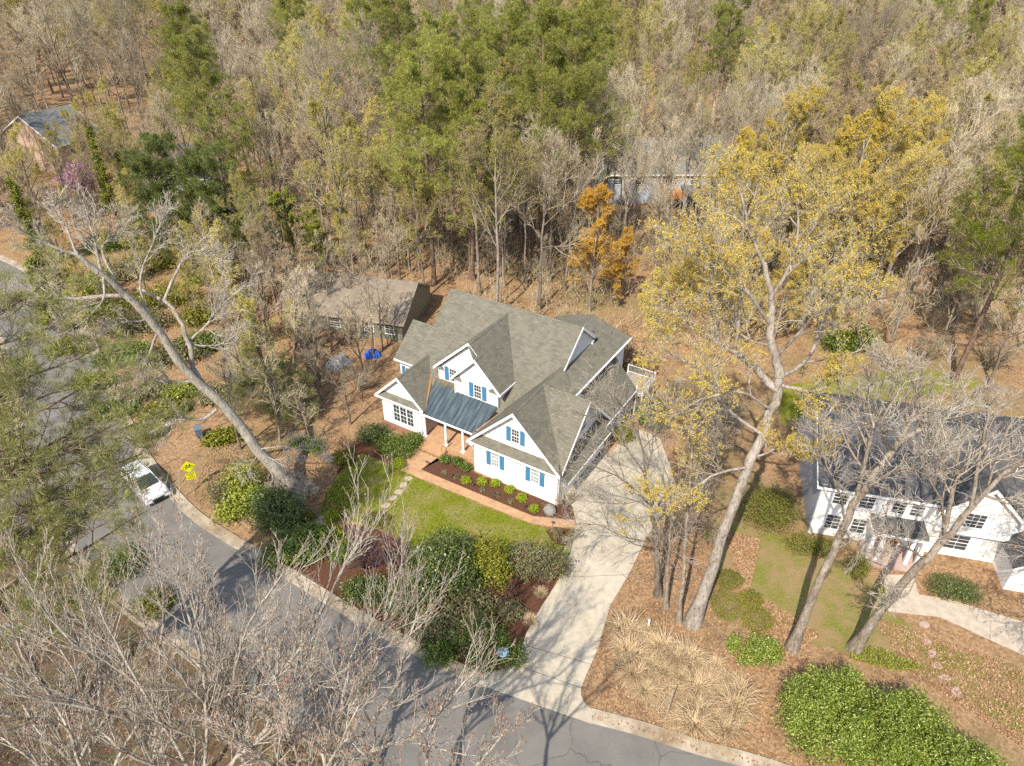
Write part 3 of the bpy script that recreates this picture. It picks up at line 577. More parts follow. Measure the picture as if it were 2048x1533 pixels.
# ================================================================== WHITE HOUSE
def window(parent, a, o_, z0, z1, w_, off=0.0, cols=3, rows=4, shut=0.0, glass='glass', sash=True):
    """a: unit vector along the wall seen from outside; o_: (x, y) of the window's left side on the wall face; wall normal is to the right of -a"""
    a = np.array([a[0], a[1], 0.]); n = np.array([a[1], -a[0], 0.]); o3 = np.array([o_[0], o_[1], 0.])
    def P(s, z, d): return o3+a*s+np.array([0, 0, z])+n*d
    def bx(mb, s0, s1, za, zb, d0, d1): mb.prism([P(s0, za, d0), P(s1, za, d0), P(s1, zb, d0), P(s0, zb, d0)], n*(d1-d0))
    f = MB(); t = .075
    bx(f, -t, w_+t, z1, z1+t*1.3, 0, .06); bx(f, -t*1.4, w_+t*1.4, z0-t, z0, 0, .09); bx(f, -t, 0, z0, z1, 0, .055); bx(f, w_, w_+t, z0, z1, 0, .055)
    if sash: zm = (z0+z1)/2; bx(f, 0, w_, zm-.03, zm+.03, .002, .045)
    for i in range(1, cols): s = w_*i/cols; bx(f, s-.014, s+.014, z0, z1, .002, .034)
    for i in range(1, rows):
        if sash and i*2 == rows: continue
        z = z0+(z1-z0)*i/rows; bx(f, 0, w_, z-.014, z+.014, .002, .031)
    fo = f.build('window', M['trim'], parent)
    g = MB(); bx(g, .001, w_-.001, z0+.001, z1-.001, .003, .02); g.build('pane', M[glass], fo)
    if shut:
        for s0 in (-t-.05-shut, w_+t+.05):
            q = MB(); bx(q, s0, s0+shut, z0-.06, z1+.08, .004, .05); q.build('shutter', M['shutter'], parent)
    return fo
house = thing('white_house', 'large white house with blue shutters, grey shingle roof and brick front porch', 'house', HO, AZ)
def hb(name, mb, m, **k): return mb.build(name, M[m], house, **k)
UX = (1, 0)
# --- walls
b = MB()
b.prism([(0, 0, -.3), (8.23, 0, -.3), (8.23, 0, 3.5), (4.115, 0, 7.72), (0, 0, 3.5)], (0, .2, 0))          # garage front gable
hb('front_wall', b, 'wbrick')
b = MB()
b.prism([(8.23, .2, -.3), (8.23, 9.0, -.3), (8.23, 9.0, 2.9), (8.23, .2, 2.9)], (-.2, 0, 0)); b.prism([(7.8, .35, 2.9), (7.8, 8.75, 2.9), (7.8, 8.75, 3.5), (7.8, 4.5, 7.75), (7.8, .35, 3.55)], (-.2, 0, 0))
b.box((0, .2, -.3), (.2, 9, 3.45)); b.box((0.2, 8.8, -.3), (8.0, 9.0, 3.4))
hb('garage_side_wall', b, 'siding')
b = MB()
b.prism([(-11.1, 1.1, -.3), (-6.4, 1.1, -.3), (-6.4, 1.1, 3.45), (-8.8, 1.1, 5.95), (-11.1, 1.1, 3.7)], (0, .2, 0))
b.box((-11.1, 1.3, -.3), (-10.9, 9, 3.5)); b.box((-6.6, 1.3, -.3), (-6.4, 4.0, 3.5)); b.box((-6.2, 4.0, .3), (0, 4.2, 4.6))
hb('wing_wall', b, 'siding')
b = MB()
b.prism([(4.2, 4.4, -.3), (4.2, 17.4, -.3), (4.2, 17.4, 5.1), (4.2, 10.9, 10.35), (4.2, 4.4, 5.0)], (-.2, 0, 0))      # main right gable
b.prism([(-9.6, 4.4, -.3), (-9.6, 17.4, -.3), (-9.6, 17.4, 5.1), (-9.6, 10.9, 10.35), (-9.6, 4.4, 5.0)], (.2, 0, 0))
b.box((-9.4, 17.2, -.3), (4.0, 17.4, 5.1))
b.box((-11.9, 4.95, -.3), (-9.4, 5.15, 5.2)); b.prism([(-11.9, 5.15, -.3), (-11.9, 10.2, -.3), (-11.9, 10.2, 5.4), (-11.9, 7.7, 7.6), (-11.9, 5.15, 5.2)], (.2, 0, 0)); b.box((-11.7, 10.0, -.3), (-9.6, 10.2, 5.4))
b.box((5.85, 6.5, -.3), (6.05, 17.1, 6.85)); b.prism([(-1.4, 16.9, -.3), (5.85, 16.9, -.3), (5.85, 16.9, 6.85), (2.4, 16.9, 8.0), (-1.4, 16.9, 6.8)], (0, .2, 0))
hb('wall', b, 'siding')
# --- dormers
b = MB()
b.prism([(-4.3, 3.6, 4.3), (.2, 3.6, 4.3), (.2, 3.6, 6.45), (-2.03, 3.6, 8.75), (-4.3, 3.6, 6.4)], (0, .15, 0)); b.box((.05, 3.75, 4.3), (.2, 6.2, 6.4)); b.box((-4.3, 3.75, 4.4), (-4.15, 4.2, 6.4))
hb('dormer_wall', b, 'siding')
b = MB()
b.prism([(-6.5, 4.2, 4.8), (-2.0, 4.2, 4.8), (-2.0, 4.2, 8.7), (-3.05, 4.2, 9.75), (-6.5, 4.2, 6.45)], (0, .15, 0)); b.box((-6.5, 4.35, 4.9), (-6.35, 6.4, 6.5))
hb('dormer_wall', b, 'siding')
# --- roofs: slabs that meet as the real planes do
T_ = .16
def roof(name, polys, m='roof', t=T_):
    mb = MB()
    for p in polys: mb.slab(p, t)
    return hb(name, mb, m)
mz = lambda v: 1.67+.82*v
main = roof('main_roof', [
    [(-9.85, 10.9, mz(10.9)), (4.45, 10.9, mz(10.9)), (4.45, 7.2, mz(7.2)), (4.3, 4.6, mz(4.6)), (2.5, 3.3, mz(3.3)), (-7.2, 3.4, mz(3.4)), (-9.85, 4.45, mz(4.45))],
    [(-9.85, 10.9, mz(10.9)), (4.45, 10.9, mz(10.9)), (4.45, 17.9, mz(3.9)), (-9.85, 17.9, mz(3.9))],
    [(-12.2, 7.7, 7.985), (-9.85, 7.7, 7.985), (-9.85, 4.45, mz(4.45)), (-12.2, 4.45, mz(4.45))],
    [(-12.2, 7.7, 7.985), (-9.85, 7.7, 7.985), (-9.85, 10.6, 5.6), (-12.2, 10.6, 5.6)]])
roof('garage_roof', [
    [(4.115, -.4, 8.06), (4.115, 8.1, 8.06), (-.4, 8.1, 3.55), (-.4, -.4, 3.55)],
    [(4.115, -.4, 8.06), (4.115, 4.5, 8.06), (8.57, .05, 3.6), (8.63, -.4, 3.55)],
    [(4.115, 4.5, 8.06), (8.57, 4.5, 8.06), (8.57, .05, 3.6)],
    [(4.115, 4.5, 8.06), (8.57, 4.5, 8.06), (8.57, 9.2, 3.36), (4.115, 9.2, 3.36)],
    [(4.116, 4.5, 8.055), (4.116, 8.0, 8.055), (6.45, 6.0, 6.96)]])
roof('wing_roof', [[(2.4, 17.5, 8.28), (2.4, 8.6, 8.28), (4.15, 7.9, 7.7), (6.45, 6.0, 6.94), (6.45, 17.5, 6.94)], [(2.4, 17.5, 8.28), (2.4, 8.6, 8.28), (-1.7, 10, 6.94), (-1.7, 17.5, 6.94)]])
roof('left_gable_roof', [[(-8.8, .78, 6.26), (-8.8, 5.6, 6.26), (-6.02, 2.3, 3.56), (-6.02, .78, 3.56)], [(-8.8, .78, 6.26), (-8.8, 6.6, 6.26), (-11.62, 6.6, 3.52), (-11.62, .78, 3.52)]])
roof('pent_roof', [[(-.36, -.42, 3.56), (8.6, -.42, 3.56), (8.2, -.005, 4.36), (.05, -.005, 4.36)]], t=.1)
roof('pent_roof', [[(7.805, .3, 3.75), (9.05, .3, 2.55), (9.05, 8.3, 2.55), (7.805, 8.3, 3.75)]], t=.1)
roof('pent_roof', [[(-11.55, .76, 3.53), (-6.08, .76, 3.53), (-6.4, 1.095, 3.98), (-11.15, 1.095, 3.98)]], t=.1)
roof('dormer_roof', [[(-2.03, 3.28, 9.1), (-2.03, 9.2, 9.1), (-4.62, 4.19, 6.41), (-4.62, 3.28, 6.41)], [(-2.03, 3.28, 9.1), (-3.03, 3.9, 10.14), (-3.03, 10.3, 10.14), (.6, 5.8, 6.37), (.6, 3.28, 6.37)]], t=.13)
roof('dormer_roof', [[(-3.05, 3.88, 10.14), (-3.05, 10.3, 10.14), (-7.0, 5.9, 6.45), (-7.0, 3.88, 6.45)]], t=.13)
for x0, x1, v, z in [(-4.62, -3.55, 3.6, 6.35), (-.75, .5, 3.6, 6.35), (-6.95, -5.95, 4.2, 6.42)]: roof('cornice_return', [[(x0, v-.3, z), (x1, v-.3, z), ((x0+x1)/2+.05, v+.005, z+.42)]], t=.06)
b = MB()
mb = MB(); mb.slab([(-7.0, 4.35, 3.3+.535*3.5), (.3, 4.35, 3.3+.535*3.5), (-.35, .85, 3.3), (-6.2, .85, 3.3)], .07); mr_ = hb('porch_roof', mb, 'metal')
sm = MB()
for u in np.arange(-6.75, .2, .45):
    v0 = max(.86, .86+(u+.35)*5.4 if u > -.35 else .86, .86+(-6.2-u)*4.4)
    sm.prism([(u-.02, v0, 3.3+.535*(v0-.85)), (u+.02, v0, 3.3+.535*(v0-.85)), (u+.02, 4.3, 3.3+.535*3.45), (u-.02, 4.3, 3.3+.535*3.45)], (0, 0, .055))
sm.build('standing_seam', M['metal'], mr_)
for p, q in [((-6.12, 1.0, 3.58), (-7.55, 4.3, 5.08)), ((-.3, .95, 3.62), (1.0, 3.5, 4.72))]: fl = MB(); fl.slab([np.array(p)+[-.14, 0, .06], np.array(p)+[.14, 0, -.06], np.array(q)+[.14, 0, .0], np.array(q)+[-.14, 0, .12]], .03); hb('flashing', fl, 'copper')
# --- rake boards, fascias, soffits
def board(mb, p, q, n, h=.3, t=.06, drop=.02):
    p, q, n = np.array(p, float), np.array(q, float), np.array(n, float); z = np.array([0, 0, 1.])
    mb.prism([p-z*drop, q-z*drop, q-z*(h+drop), p-z*(h+drop)], n*t)
tr = MB(); F_ = (0, -1, 0); Rn = (1, 0, 0)
for p, q in [((-.4, -.4, 3.62), (4.115, -.4, 8.13)), ((4.115, -.4, 8.13), (8.63, -.4, 3.62)), ((-11.62, .78, 3.58), (-8.8, .78, 6.32)), ((-8.8, .78, 6.32), (-6.02, .78, 3.62)), ((-4.62, 3.28, 6.47), (-2.03, 3.28, 9.16)), ((-2.03, 3.28, 9.16), (.6, 3.28, 6.43)), ((-7.0, 3.88, 6.51), (-3.05, 3.88, 10.2)), ((-3.05, 3.88, 10.2), (-2.1, 3.88, 9.2))]: board(tr, p, q, F_)
for p, q in [((4.45, 7.4, mz(7.4)+.05), (4.45, 10.9, mz(10.9)+.05)), ((4.45, 10.9, mz(10.9)+.05), (4.45, 13.6, mz(8.2)+.05)), ((8.57, .05, 3.65), (8.57, 4.5, 8.1)), ((8.57, 4.5, 8.1), (8.57, 9.2, 3.4))]: board(tr, p, q, Rn)
board(tr, (6.45, 6.0, 6.97), (6.45, 17.5, 6.97), Rn, .2); board(tr, (8.6, 8.2, 3.12), (8.6, 15.0, 3.12), Rn, .18); board(tr, (9.05, .3, 2.57), (9.05, 8.3, 2.57), Rn, .16); board(tr, (.6, 3.3, 6.4), (.6, 5.8, 6.4), Rn, .2)
board(tr, (-.4, -.43, 3.55), (8.63, -.43, 3.55), F_, .14); board(tr, (-11.6, .75, 3.5), (-6.02, .75, 3.5), F_, .14); board(tr, (-6.25, .85, 3.3), (-.35, .85, 3.3), F_, .16); board(tr, (-12.2, 4.45, 5.3), (-9.9, 4.45, 5.3), F_, .18)
hb('roof_trim', tr, 'trim')
rc = MB()
for p, q in [((-9.85, 10.9, mz(10.9)), (4.45, 10.9, mz(10.9))), ((4.115, -.4, 8.06), (4.115, 7.9, 8.06)), ((4.115, 4.5, 8.06), (8.57, 4.5, 8.06)), ((2.4, 9, 8.28), (2.4, 17.5, 8.28)), ((-8.8, .78, 6.26), (-8.8, 5.6, 6.26)), ((-3.04, 3.9, 10.14), (-3.04, 10.3, 10.14)), ((-2.03, 3.28, 9.1), (-2.03, 4.2, 9.1)), ((-12.2, 7.7, 7.985), (-9.85, 7.7, 7.985))]:
    p, q = np.array(p), np.array(q); d = nrm(q-p); sd = np.array([-d[1], d[0], 0])*.16; dn = np.array([0, 0, -.13]); up_ = np.array([0, 0, .035])
    for sg_ in (1, -1): rc.slab([p+up_, q+up_, q+sd*sg_+dn+up_, p+sd*sg_+dn+up_], .03)
hb('ridge_cap', rc, 'roof')
for u, v, z in [(3.6, 14.8, 7.88), (5.2, 12.0, 7.35), (4.9, 16.2, 7.45)]: vp = MB(); vp.cyl((u, v, z-.1), .06, .5, 10); hb('vent_pipe', vp, 'greymetal')
for p, q in [((-.4, -.5, 3.45), (8.6, -.5, 3.45)), ((-11.6, .68, 3.4), (-6.0, .68, 3.4)), ((-6.2, .78, 3.2), (-.4, .78, 3.2)), ((6.52, 6.0, 6.85), (6.52, 17.4, 6.85))]: gu = MB(); gu.bar(p, q, .06, 8); hb('gutter', gu, 'trim')
for x, y, z0, z1 in [(-11.12, 1.07, 0, 3.4), (-6.5, 1.07, 0, 3.4), (-4.32, 3.57, 4.6, 6.3), (.1, 3.57, 4.75, 6.3), (-6.52, 4.17, 5.1, 6.4), (8.14, 0.21, 0, 3.4), (-11.92, 4.92, 0, 5.1)]: cb = MB(); cb.box((x, y, z0), (x+.12, y+.12, z1)); hb('corner_board', cb, 'trim')

# --- porch
b = MB(); b.box((-6.35, .75, -.2), (0, 4.0, .5)); hb('porch_floor', b, 'walk')
b = MB(); b.box((-6.1, .28, -.2), (-3.45, .75, .34)); b.box((-6.1, -.1, -.2), (-3.45, .28, .17)); b.box((-6.37, .72, .44), (.0, 1.05, .52)); hb('porch_step', b, 'stepbrick')
for u in (-6.2, -3.84, -1.95):
    c = MB(); c.box((u-.19, .91, .52), (u+.19, 1.29, .6)); c.cyl((u, 1.1, .6), .15, .08, 18, .14); c.cyl((u, 1.1, .68), .132, 2.3, 18, .11); c.cyl((u, 1.1, 2.98), .12, .06, 18, .15); c.box((u-.16, .94, 3.04), (u+.16, 1.26, 3.12)); hb('porch_column', c, 'trim', smooth=False)
b = MB(); b.box((-6.35, .98, 3.12), (-.02, 1.24, 3.3)); hb('porch_beam', b, 'trim')
b = MB(); b.box((-6.38, 1.35, .5), (-6.36, 3.9, 3.2)); hb('porch_side_panel', b, 'ceil')
b = MB(); b.bar((-3.5, -.05, .17), (-3.5, -.05, 1.05), .02); b.bar((-3.5, .95, .52), (-3.5, .95, 1.4), .02); b.bar((-3.5, -.05, 1.05), (-3.5, .95, 1.4), .022); b.bar((-3.5, .45, .34), (-3.5, .45, 1.2), .012); hb('handrail', b, 'darkmetal')
d = MB(); d.box((-3.1, 3.93, .5), (-2.1, 3.99, 2.6)); do = hb('front_door', d, 'door'); d = MB(); d.box((-2.24, 3.89, 1.45), (-2.17, 3.93, 1.6)); d.build('handle', M['greymetal'], do)
# --- windows
window(house, UX, (1.86, 0), 1.5, 3.02, .68, shut=.42, glass='curtain'); window(house, UX, (5.76, 0), 1.48, 2.98, .70, shut=.42, glass='curtain'); window(house, UX, (3.86, 0), 4.95, 6.25, .66, shut=.42)
for k in range(3): window(house, UX, (-9.78+k*.80, 1.1), 1.05, 2.86, .68, cols=2, rows=4)
window(house, UX, (-2.28, 3.6), 4.98, 6.32, .70, shut=.44); window(house, UX, (-5.38, 4.2), 5.3, 6.6, .72, shut=.44)
window(house, UX, (-11.2, 4.95), 2.6, 4.3, .6, shut=.4)
roof('low_roof', [[(6.055, 8.2, 6.0), (6.055, 15.0, 6.0), (8.6, 15.0, 3.1), (8.6, 8.2, 3.1)]], t=.14)
b = MB(); b.box((7.75, 9.1, -.3), (7.95, 14.8, 3.5)); b.prism([(6.1, 14.6, -.3), (7.75, 14.6, -.3), (7.75, 14.6, 3.6), (6.1, 14.6, 5.6)], (0, .2, 0)); hb('low_wall', b, 'siding')
for v in (9.8, 11.6, 13.2): window(house, (0, 1), (7.95, v), 1.0, 2.4, .9)
for v in (1.0, 4.9):
    d = MB(); d.box((8.235, v, 0), (8.275, v+2.9, 2.25)); 
    for i in range(1, 4): d.box((8.276, v+.05, i*.56-.015), (8.285, v+2.85, i*.56+.015))
    hb('garage_door', d, 'trim')
window(house, (0, 1), (7.8, 3.4), 4.6, 6.2, .9); window(house, (0, 1), (7.8, 4.6), 4.6, 6.2, .9)
fb = MB(); fb.box((-11.16, 1.05, -.2), (-6.4, 1.09, .5)); hb('foundation', fb, 'foundbrick')
for p, q in [((-6.48, .9, .1), (-6.48, .9, 3.4)), ((8.12, -.06, .05), (8.12, -.06, 3.4)), ((-4.36, 3.5, 4.65), (-4.36, 3.5, 6.3)), ((.22, 3.5, 4.9), (.22, 3.5, 6.3)), ((-6.56, 4.1, 5.15), (-6.56, 4.1, 6.4))]: dp = MB(); dp.bar(p, q, .04, 8); hb('downspout', dp, 'trim')

vp = MB(); vp.cyl((4.3, 13.4, 7.6), .11, .35, 10); vp.cyl((4.3, 13.4, 7.95), .17, .06, 10); hb('roof_vent', vp, 'trim')
# --- rear deck with its railing, brick landing
dk = MB(); dk.box((6.1, 15.1, 2.3), (9.2, 18.4, 2.45)); hb('deck_floor', dk, 'wood')
for u, v in [(8.5, 15.2), (9.1, 15.2), (9.1, 16.8), (9.1, 18.3), (6.25, 18.3)]:
    p = MB(); p.box((u-.06, v-.06, -.1), (u+.06, v+.06, 3.45)); hb('deck_post', p, 'trim')
r_ = MB()
for (a, b_) in [((8.5, 15.2), (9.05, 15.2)), ((9.1, 15.25), (9.1, 18.25)), ((9.05, 18.3), (6.3, 18.3))]:
    a, b_ = np.array(a), np.array(b_)
    for z in (2.6, 3.38): r_.bar((*a, z), (*b_, z), .03)
    n = int(np.linalg.norm(b_-a)/.14)
    for i in range(1, n): q = a+(b_-a)*i/n; r_.bar((*q, 2.6), (*q, 3.38), .014, 4)
hb('deck_railing', r_, 'trim')
sheet('brick_landing', [HW(8.1, 8.7), HW(8.3, 10.8), HW(9.3, 10.5), HW(9.15, 8.2)], .028, M['walk'])
# porch rocking chair
ch = thing('rocking_chair', 'white wooden rocking chair on the brick porch beside the right column', 'chair', HW(-1.75, 2.1, .5), AZ)
s = MB(); s.box((-.27, -.25, .38), (.27, .27, .42)); s.build('seat', M['trim'], ch)
s = MB(); [s.box((-.24+i*.1, .24, .42), (-.18+i*.1, .28, 1.1)) for i in range(5)]; s.box((-.28, .235, 1.08), (.28, .285, 1.16)); s.build('backrest', M['trim'], ch)
for x in (-.27, .27):
    [(lambda q: (q.bar((x, y, .05), (x, y, .62), .025), q.build('leg', M['trim'], ch)))(MB()) for y in (-.22, .25)]
    s = MB(); s.box((x-.04, -.28, .62), (x+.04, .28, .65)); s.build('armrest', M['trim'], ch)
    s = MB(); [s.bar((x, -.42+i*.14, .06*((i-3)/3.)**2+.02), (x, -.28+i*.14, .06*((i-2)/3.)**2+.02), .022) for i in range(6)]; s.build('rocker', M['trim'], ch)

# ================================================================== OTHER HOUSES
def gable_house(label, at, rz, wd, dp_, wall, ridge, side, rf, win, ov=.4, name='house', chim=None, trim='trim'):
    """front along local x at y = 0; ridge along x"""
    t = thing(name, label, 'house', at, rz); b = MB()
    b.box((0, 0, -.3), (wd, .2, wall)); b.box((0, dp_-.2, -.3), (wd, dp_, wall))
    for x in (0, wd-.2): b.prism([(x, .2, -.3), (x, dp_-.2, -.3), (x, dp_-.2, wall), (x, dp_/2, ridge-.25), (x, .2, wall)], (.2, 0, 0))
    b.build('wall', M[side], t); b = MB(); sl = (ridge-wall)/(dp_/2); zl = wall-sl*ov
    b.slab([(-ov, dp_/2, ridge), (wd+ov, dp_/2, ridge), (wd+ov, -ov, zl), (-ov, -ov, zl)], .16); b.slab([(-ov, dp_/2, ridge), (wd+ov, dp_/2, ridge), (wd+ov, dp_+ov, zl), (-ov, dp_+ov, zl)], .16); ro = b.build('roof', M[rf], t)
    b = MB()
    for p, q in [((-ov, -ov, zl), (-ov, dp_/2, ridge)), ((-ov, dp_/2, ridge), (-ov, dp_+ov, zl))]: board(b, p, q, (-1, 0, 0), .22)
    for p, q in [((wd+ov, -ov, zl), (wd+ov, dp_/2, ridge)), ((wd+ov, dp_/2, ridge), (wd+ov, dp_+ov, zl))]: board(b, p, q, (1, 0, 0), .22)
    board(b, (-ov, -ov, zl+.02), (wd+ov, -ov, zl+.02), (0, -1, 0), .2); b.build('roof_trim', M[trim], t)
    for (x, z0, z1, w_) in win: window(t, UX, (x, 0), z0, z1, w_, rows=4, cols=2)
    if chim: c = MB(); c.box((chim[0], chim[1], ridge-1.2), (chim[0]+.9, chim[1]+.7, ridge+1.4)); c.build('chimney', M[chim[2]], ro)
    return t
NA = math.radians(-13.5); NO = np.array([23.75, 41.45, 0])
nb = gable_house('two storey white house with charcoal roof and columned portico behind bare trees', NO, NA, 17.5, 12.6, 5.25, 7.7, 'siding', 'slate_roof',
    [(1.0, .8, 2.2, 1.0), (2.9, .8, 2.2, 1.0), (1.0, 3.4, 4.7, 1.0), (2.9, 3.4, 4.7, 1.0), (5.2, 3.4, 4.7, .9), (6.5, 3.4, 4.7, .9), (9.3, 3.5, 4.7, 1.6), (11.7, 3.4, 4.7, 1.0), (9.6, .8, 2.2, 1.6)])
b = MB()
for x in (0.0, 2.25, 4.55, 7.9): b.box((x-.02, -.16, -.1), (x+.3, -.004, 5.2))
b.build('pilaster', M['trim'], nb)
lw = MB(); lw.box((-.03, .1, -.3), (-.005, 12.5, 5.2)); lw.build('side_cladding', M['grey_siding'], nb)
b = MB(); b.prism([(8.4, -.5, 2.7), (13.4, -.5, 2.7), (13.4, -.5, 5.1), (10.9, -.5, 7.3), (8.4, -.5, 5.1)], (0, .3, 0)); b.box((8.4, -.2, 2.7), (8.6, 0, 5.2)); b.box((13.2, -.2, 2.7), (13.4, 0, 5.2)); b.build('cross_gable', M['siding'], nb)
window(nb, UX, (9.6, -.5), 3.6, 4.9, 1.7, rows=4, cols=4)
b = MB(); b.slab([(10.9, -.9, 7.65), (10.9, 5.5, 7.65), (8.0, 3.0, 4.85), (8.0, -.9, 4.85)], .15); b.slab([(10.9, -.9, 7.65), (10.9, 5.5, 7.65), (13.8, 3.0, 4.85), (13.8, -.9, 4.85)], .15); b.build('cross_gable_roof', M['slate_roof'], nb)
b = MB(); board(b, (8.0, -.9, 4.9), (10.9, -.9, 7.7), (0, -1, 0), .3); board(b, (10.9, -.9, 7.7), (13.8, -.9, 4.9), (0, -1, 0), .3); b.build('gable_trim', M['trim'], nb)
b = MB(); b.box((3.9, -1.9, 2.75), (7.7, -.02, 3.0)); po = b.build('portico_roof', M['slate_roof'], nb); b = MB(); b.box((3.8, -2.0, 2.6), (7.8, -.01, 2.76)); b.build('portico_beam', M['trim'], nb)
for x in (4.05, 4.75, 6.8, 7.55): c = MB(); c.box((x-.14, -1.94, -.05), (x+.14, -1.66, 2.6)); c.build('portico_column', M['trim'], nb)
b = MB(); b.box((5.05, -.04, .05), (6.55, -.003, 2.3)); b.build('front_door', M['door'], nb); b = MB(); b.box((3.8, -2.6, -.1), (7.8, -.02, .12)); b.build('doorstep', M['pinkstone'], nb)
b = MB(); b.prism([(13.4, -2.6, -.2), (17.5, -2.6, -.2), (17.5, -2.6, 2.6), (15.45, -2.6, 4.2), (13.4, -2.6, 2.6)], (0, 2.55, 0)); b.build('front_wing', M['siding'], nb); b = MB(); b.slab([(15.45, -3.0, 4.5), (15.45, 0, 4.5), (13.0, 0, 2.6), (13.0, -3.0, 2.6)], .14); b.slab([(15.45, -3.0, 4.5), (15.45, 0, 4.5), (17.9, 0, 2.6), (17.9, -3.0, 2.6)], .14); b.build('front_wing_roof', M['slate_roof'], nb); window(nb, UX, (14.5, -2.6), .9, 2.2, 1.5, cols=4)
gable_house('low house with brown shingle roof in the woods left of the white house', (-27.0, 74.5, 0), math.radians(-14), 15.0, 9.5, 2.6, 5.2, 'olive_siding', 'brown_roof', [(2, .8, 2.0, 1.0), (6, .8, 2.0, 1.4), (10.5, .8, 2.0, 1.0), (13, .8, 2.0, 1.0)], trim='wood')
h3 = gable_house('pale blue house with grey roof behind the trees above the white house', (15, 116, 0), math.radians(2), 20, 11, 5.2, 9.2, 'blue_siding', 'grey_roof', [(1.5, 3.2, 4.7, 1.1), (5, 3.2, 4.7, 1.1), (9.2, 3.2, 4.7, .9), (11, 3.2, 4.7, .9), (14, 3.2, 4.7, 1.2), (17.2, 3.2, 4.7, 1.2)])
b = MB(); b.box((9.0, -4.5, 2.3), (12.2, -.1, 2.5)); b.box((9.0, -4.5, 2.5), (9.12, -.1, 3.5)); b.box((9.12, -4.5, 2.5), (12.2, -4.4, 3.5)); b.build('deck', M['orange_wood'], h3)
b = MB(); b.slab([(12.4, -4.0, 2.7), (18, -4.0, 2.7), (18, -.05, 3.1), (12.4, -.05, 3.1)], .15); b.build('porch_roof', M['grey_roof'], h3)
for x, y in [(9.1, -4.4), (12.1, -4.4), (12.5, -3.9), (17.9, -3.9)]: b = MB(); b.box((x-.07, y-.07, -.1), (x+.07, y+.07, 2.5)); b.build('post', M['trim'], h3)
gable_house('cream house with dark roof half hidden behind the tall pines', (-18, 121, 0), math.radians(6), 15, 10, 5.4, 8.8, 'cream_siding', 'slate_roof', [(2, 3.2, 4.7, 1.1), (6, 3.2, 4.7, 1.1), (11, 3.2, 4.7, 1.1), (2, .8, 2.2, 1.1), (8, .8, 2.2, 1.1)])
gable_house('tan gabled house with grey roof at the far left among trees', (-80, 128, 0), math.radians(62), 9, 16, 5.6, 9.6, 'tan_siding', 'grey_roof', [(2, .9, 2.3, 1.1), (5.5, .9, 2.3, 1.1), (2, 3.4, 4.8, 1.1), (5.5, 3.4, 4.8, 1.1)])
gable_house('grey roofed house behind the forked tree at left', (-64, 121, 0), math.radians(-8), 13, 10, 3.0, 6.8, 'grey_siding', 'slate_roof', [(2, .9, 2.2, 1.1), (6, .9, 2.2, 1.1), (10, .9, 2.2, 1.1)])
gable_house('pale yellow house beyond the trees at upper right', (50, 160, 0), math.radians(35), 13, 10, 5.6, 9.0, 'cream_siding', 'grey_roof', [(2, .9, 2.3, 1.1), (6, .9, 2.3, 1.1), (2, 3.4, 4.8, 1.1), (6, 3.4, 4.8, 1.1), (10, 3.4, 4.8, 1.1)])
gable_house('grey roofed house glimpsed through the pine crowns', (-26, 186, 0), math.radians(-5), 14, 10, 5.4, 9.0, 'tan_siding', 'grey_roof', [(2, 3.2, 4.7, 1.1), (7, 3.2, 4.7, 1.1)])

# ================================================================== VEHICLE, SIGN, GARDEN FURNITURE
van = thing('parked_van', 'white minivan parked at the kerb under the pine branches', 'van', (-31.0, 45.9, .02), math.radians(-43))
def prof(mb, pts, y0, y1): mb.prism([(x, y0, z) for x, z in pts], (0, y1-y0, 0))
b = MB(); prof(b, [(-2.45, .38), (-2.5, .95), (-2.42, 1.08), (1.15, 1.08), (2.15, .95), (2.45, .78), (2.5, .42), (2.3, .28), (-2.3, .28)], -.97, .97); b.build('body', M['paint'], van, bevel=.07)
b = MB(); A = [(-2.38, -.9, 1.06), (1.3, -.9, 1.06), (1.3, .9, 1.06), (-2.38, .9, 1.06)]; B_ = [(-2.12, -.72, 1.72), (.25, -.72, 1.74), (.25, .72, 1.74), (-2.12, .72, 1.72)]
b.face(A[::-1]); b.face(B_)
for i in range(4): j = (i+1) % 4; b.face([A[i], A[j], B_[j], B_[i]])
b.build('cabin', M['paint'], van, bevel=.05)
def inset(q, f, o):
    q = np.array(q, float); c = q.mean(0); n = nrm(np.cross(q[1]-q[0], q[3]-q[0])); return [c+(p-c)*f+n*o for p in q]
b = MB(); b.prism(inset([A[1], A[2], B_[2], B_[1]], .88, .012), (.004, 0, .004)); b.build('windscreen', M['glass'], van)
b = MB(); b.prism(inset([A[3], A[0], B_[0], B_[3]], .82, .012), (-.004, 0, .004)); b.build('rear_window', M['glass'], van)
for q in ([A[0], A[1], B_[1], B_[0]], [A[2], A[3], B_[3], B_[2]]):
    w3 = np.array(q, float)
    for f0, f1 in ((.04, .33), (.36, .66), (.69, .95)):
        b = MB(); b.prism(inset([w3[0]*(1-f0)+w3[1]*f0, w3[0]*(1-f1)+w3[1]*f1, w3[3]*(1-f1)+w3[2]*f1, w3[3]*(1-f0)+w3[2]*f0], .82, .012), (0, 0, .003)); b.build('side_window', M['glass'], van)
for x in (-1.5, 1.55):
    for y in (-.9, .9):
        wl = MB(); n = 20; ring = [(x+.34*math.cos(2*PI*i/n), y-.11, .34+.34*math.sin(2*PI*i/n)) for i in range(n)]; wl.prism(ring, (0, .22, 0)); wo_ = wl.build('wheel', M['tyre'], van, bevel=.03)
        rr = MB(); ring = [(x+.2*math.cos(2*PI*i/n), y+(.115 if y > 0 else -.115), .34+.2*math.sin(2*PI*i/n)) for i in range(n)]; rr.prism(ring, (0, .015 if y > 0 else -.015, 0)); rr.build('rim', M['greymetal'], wo_)
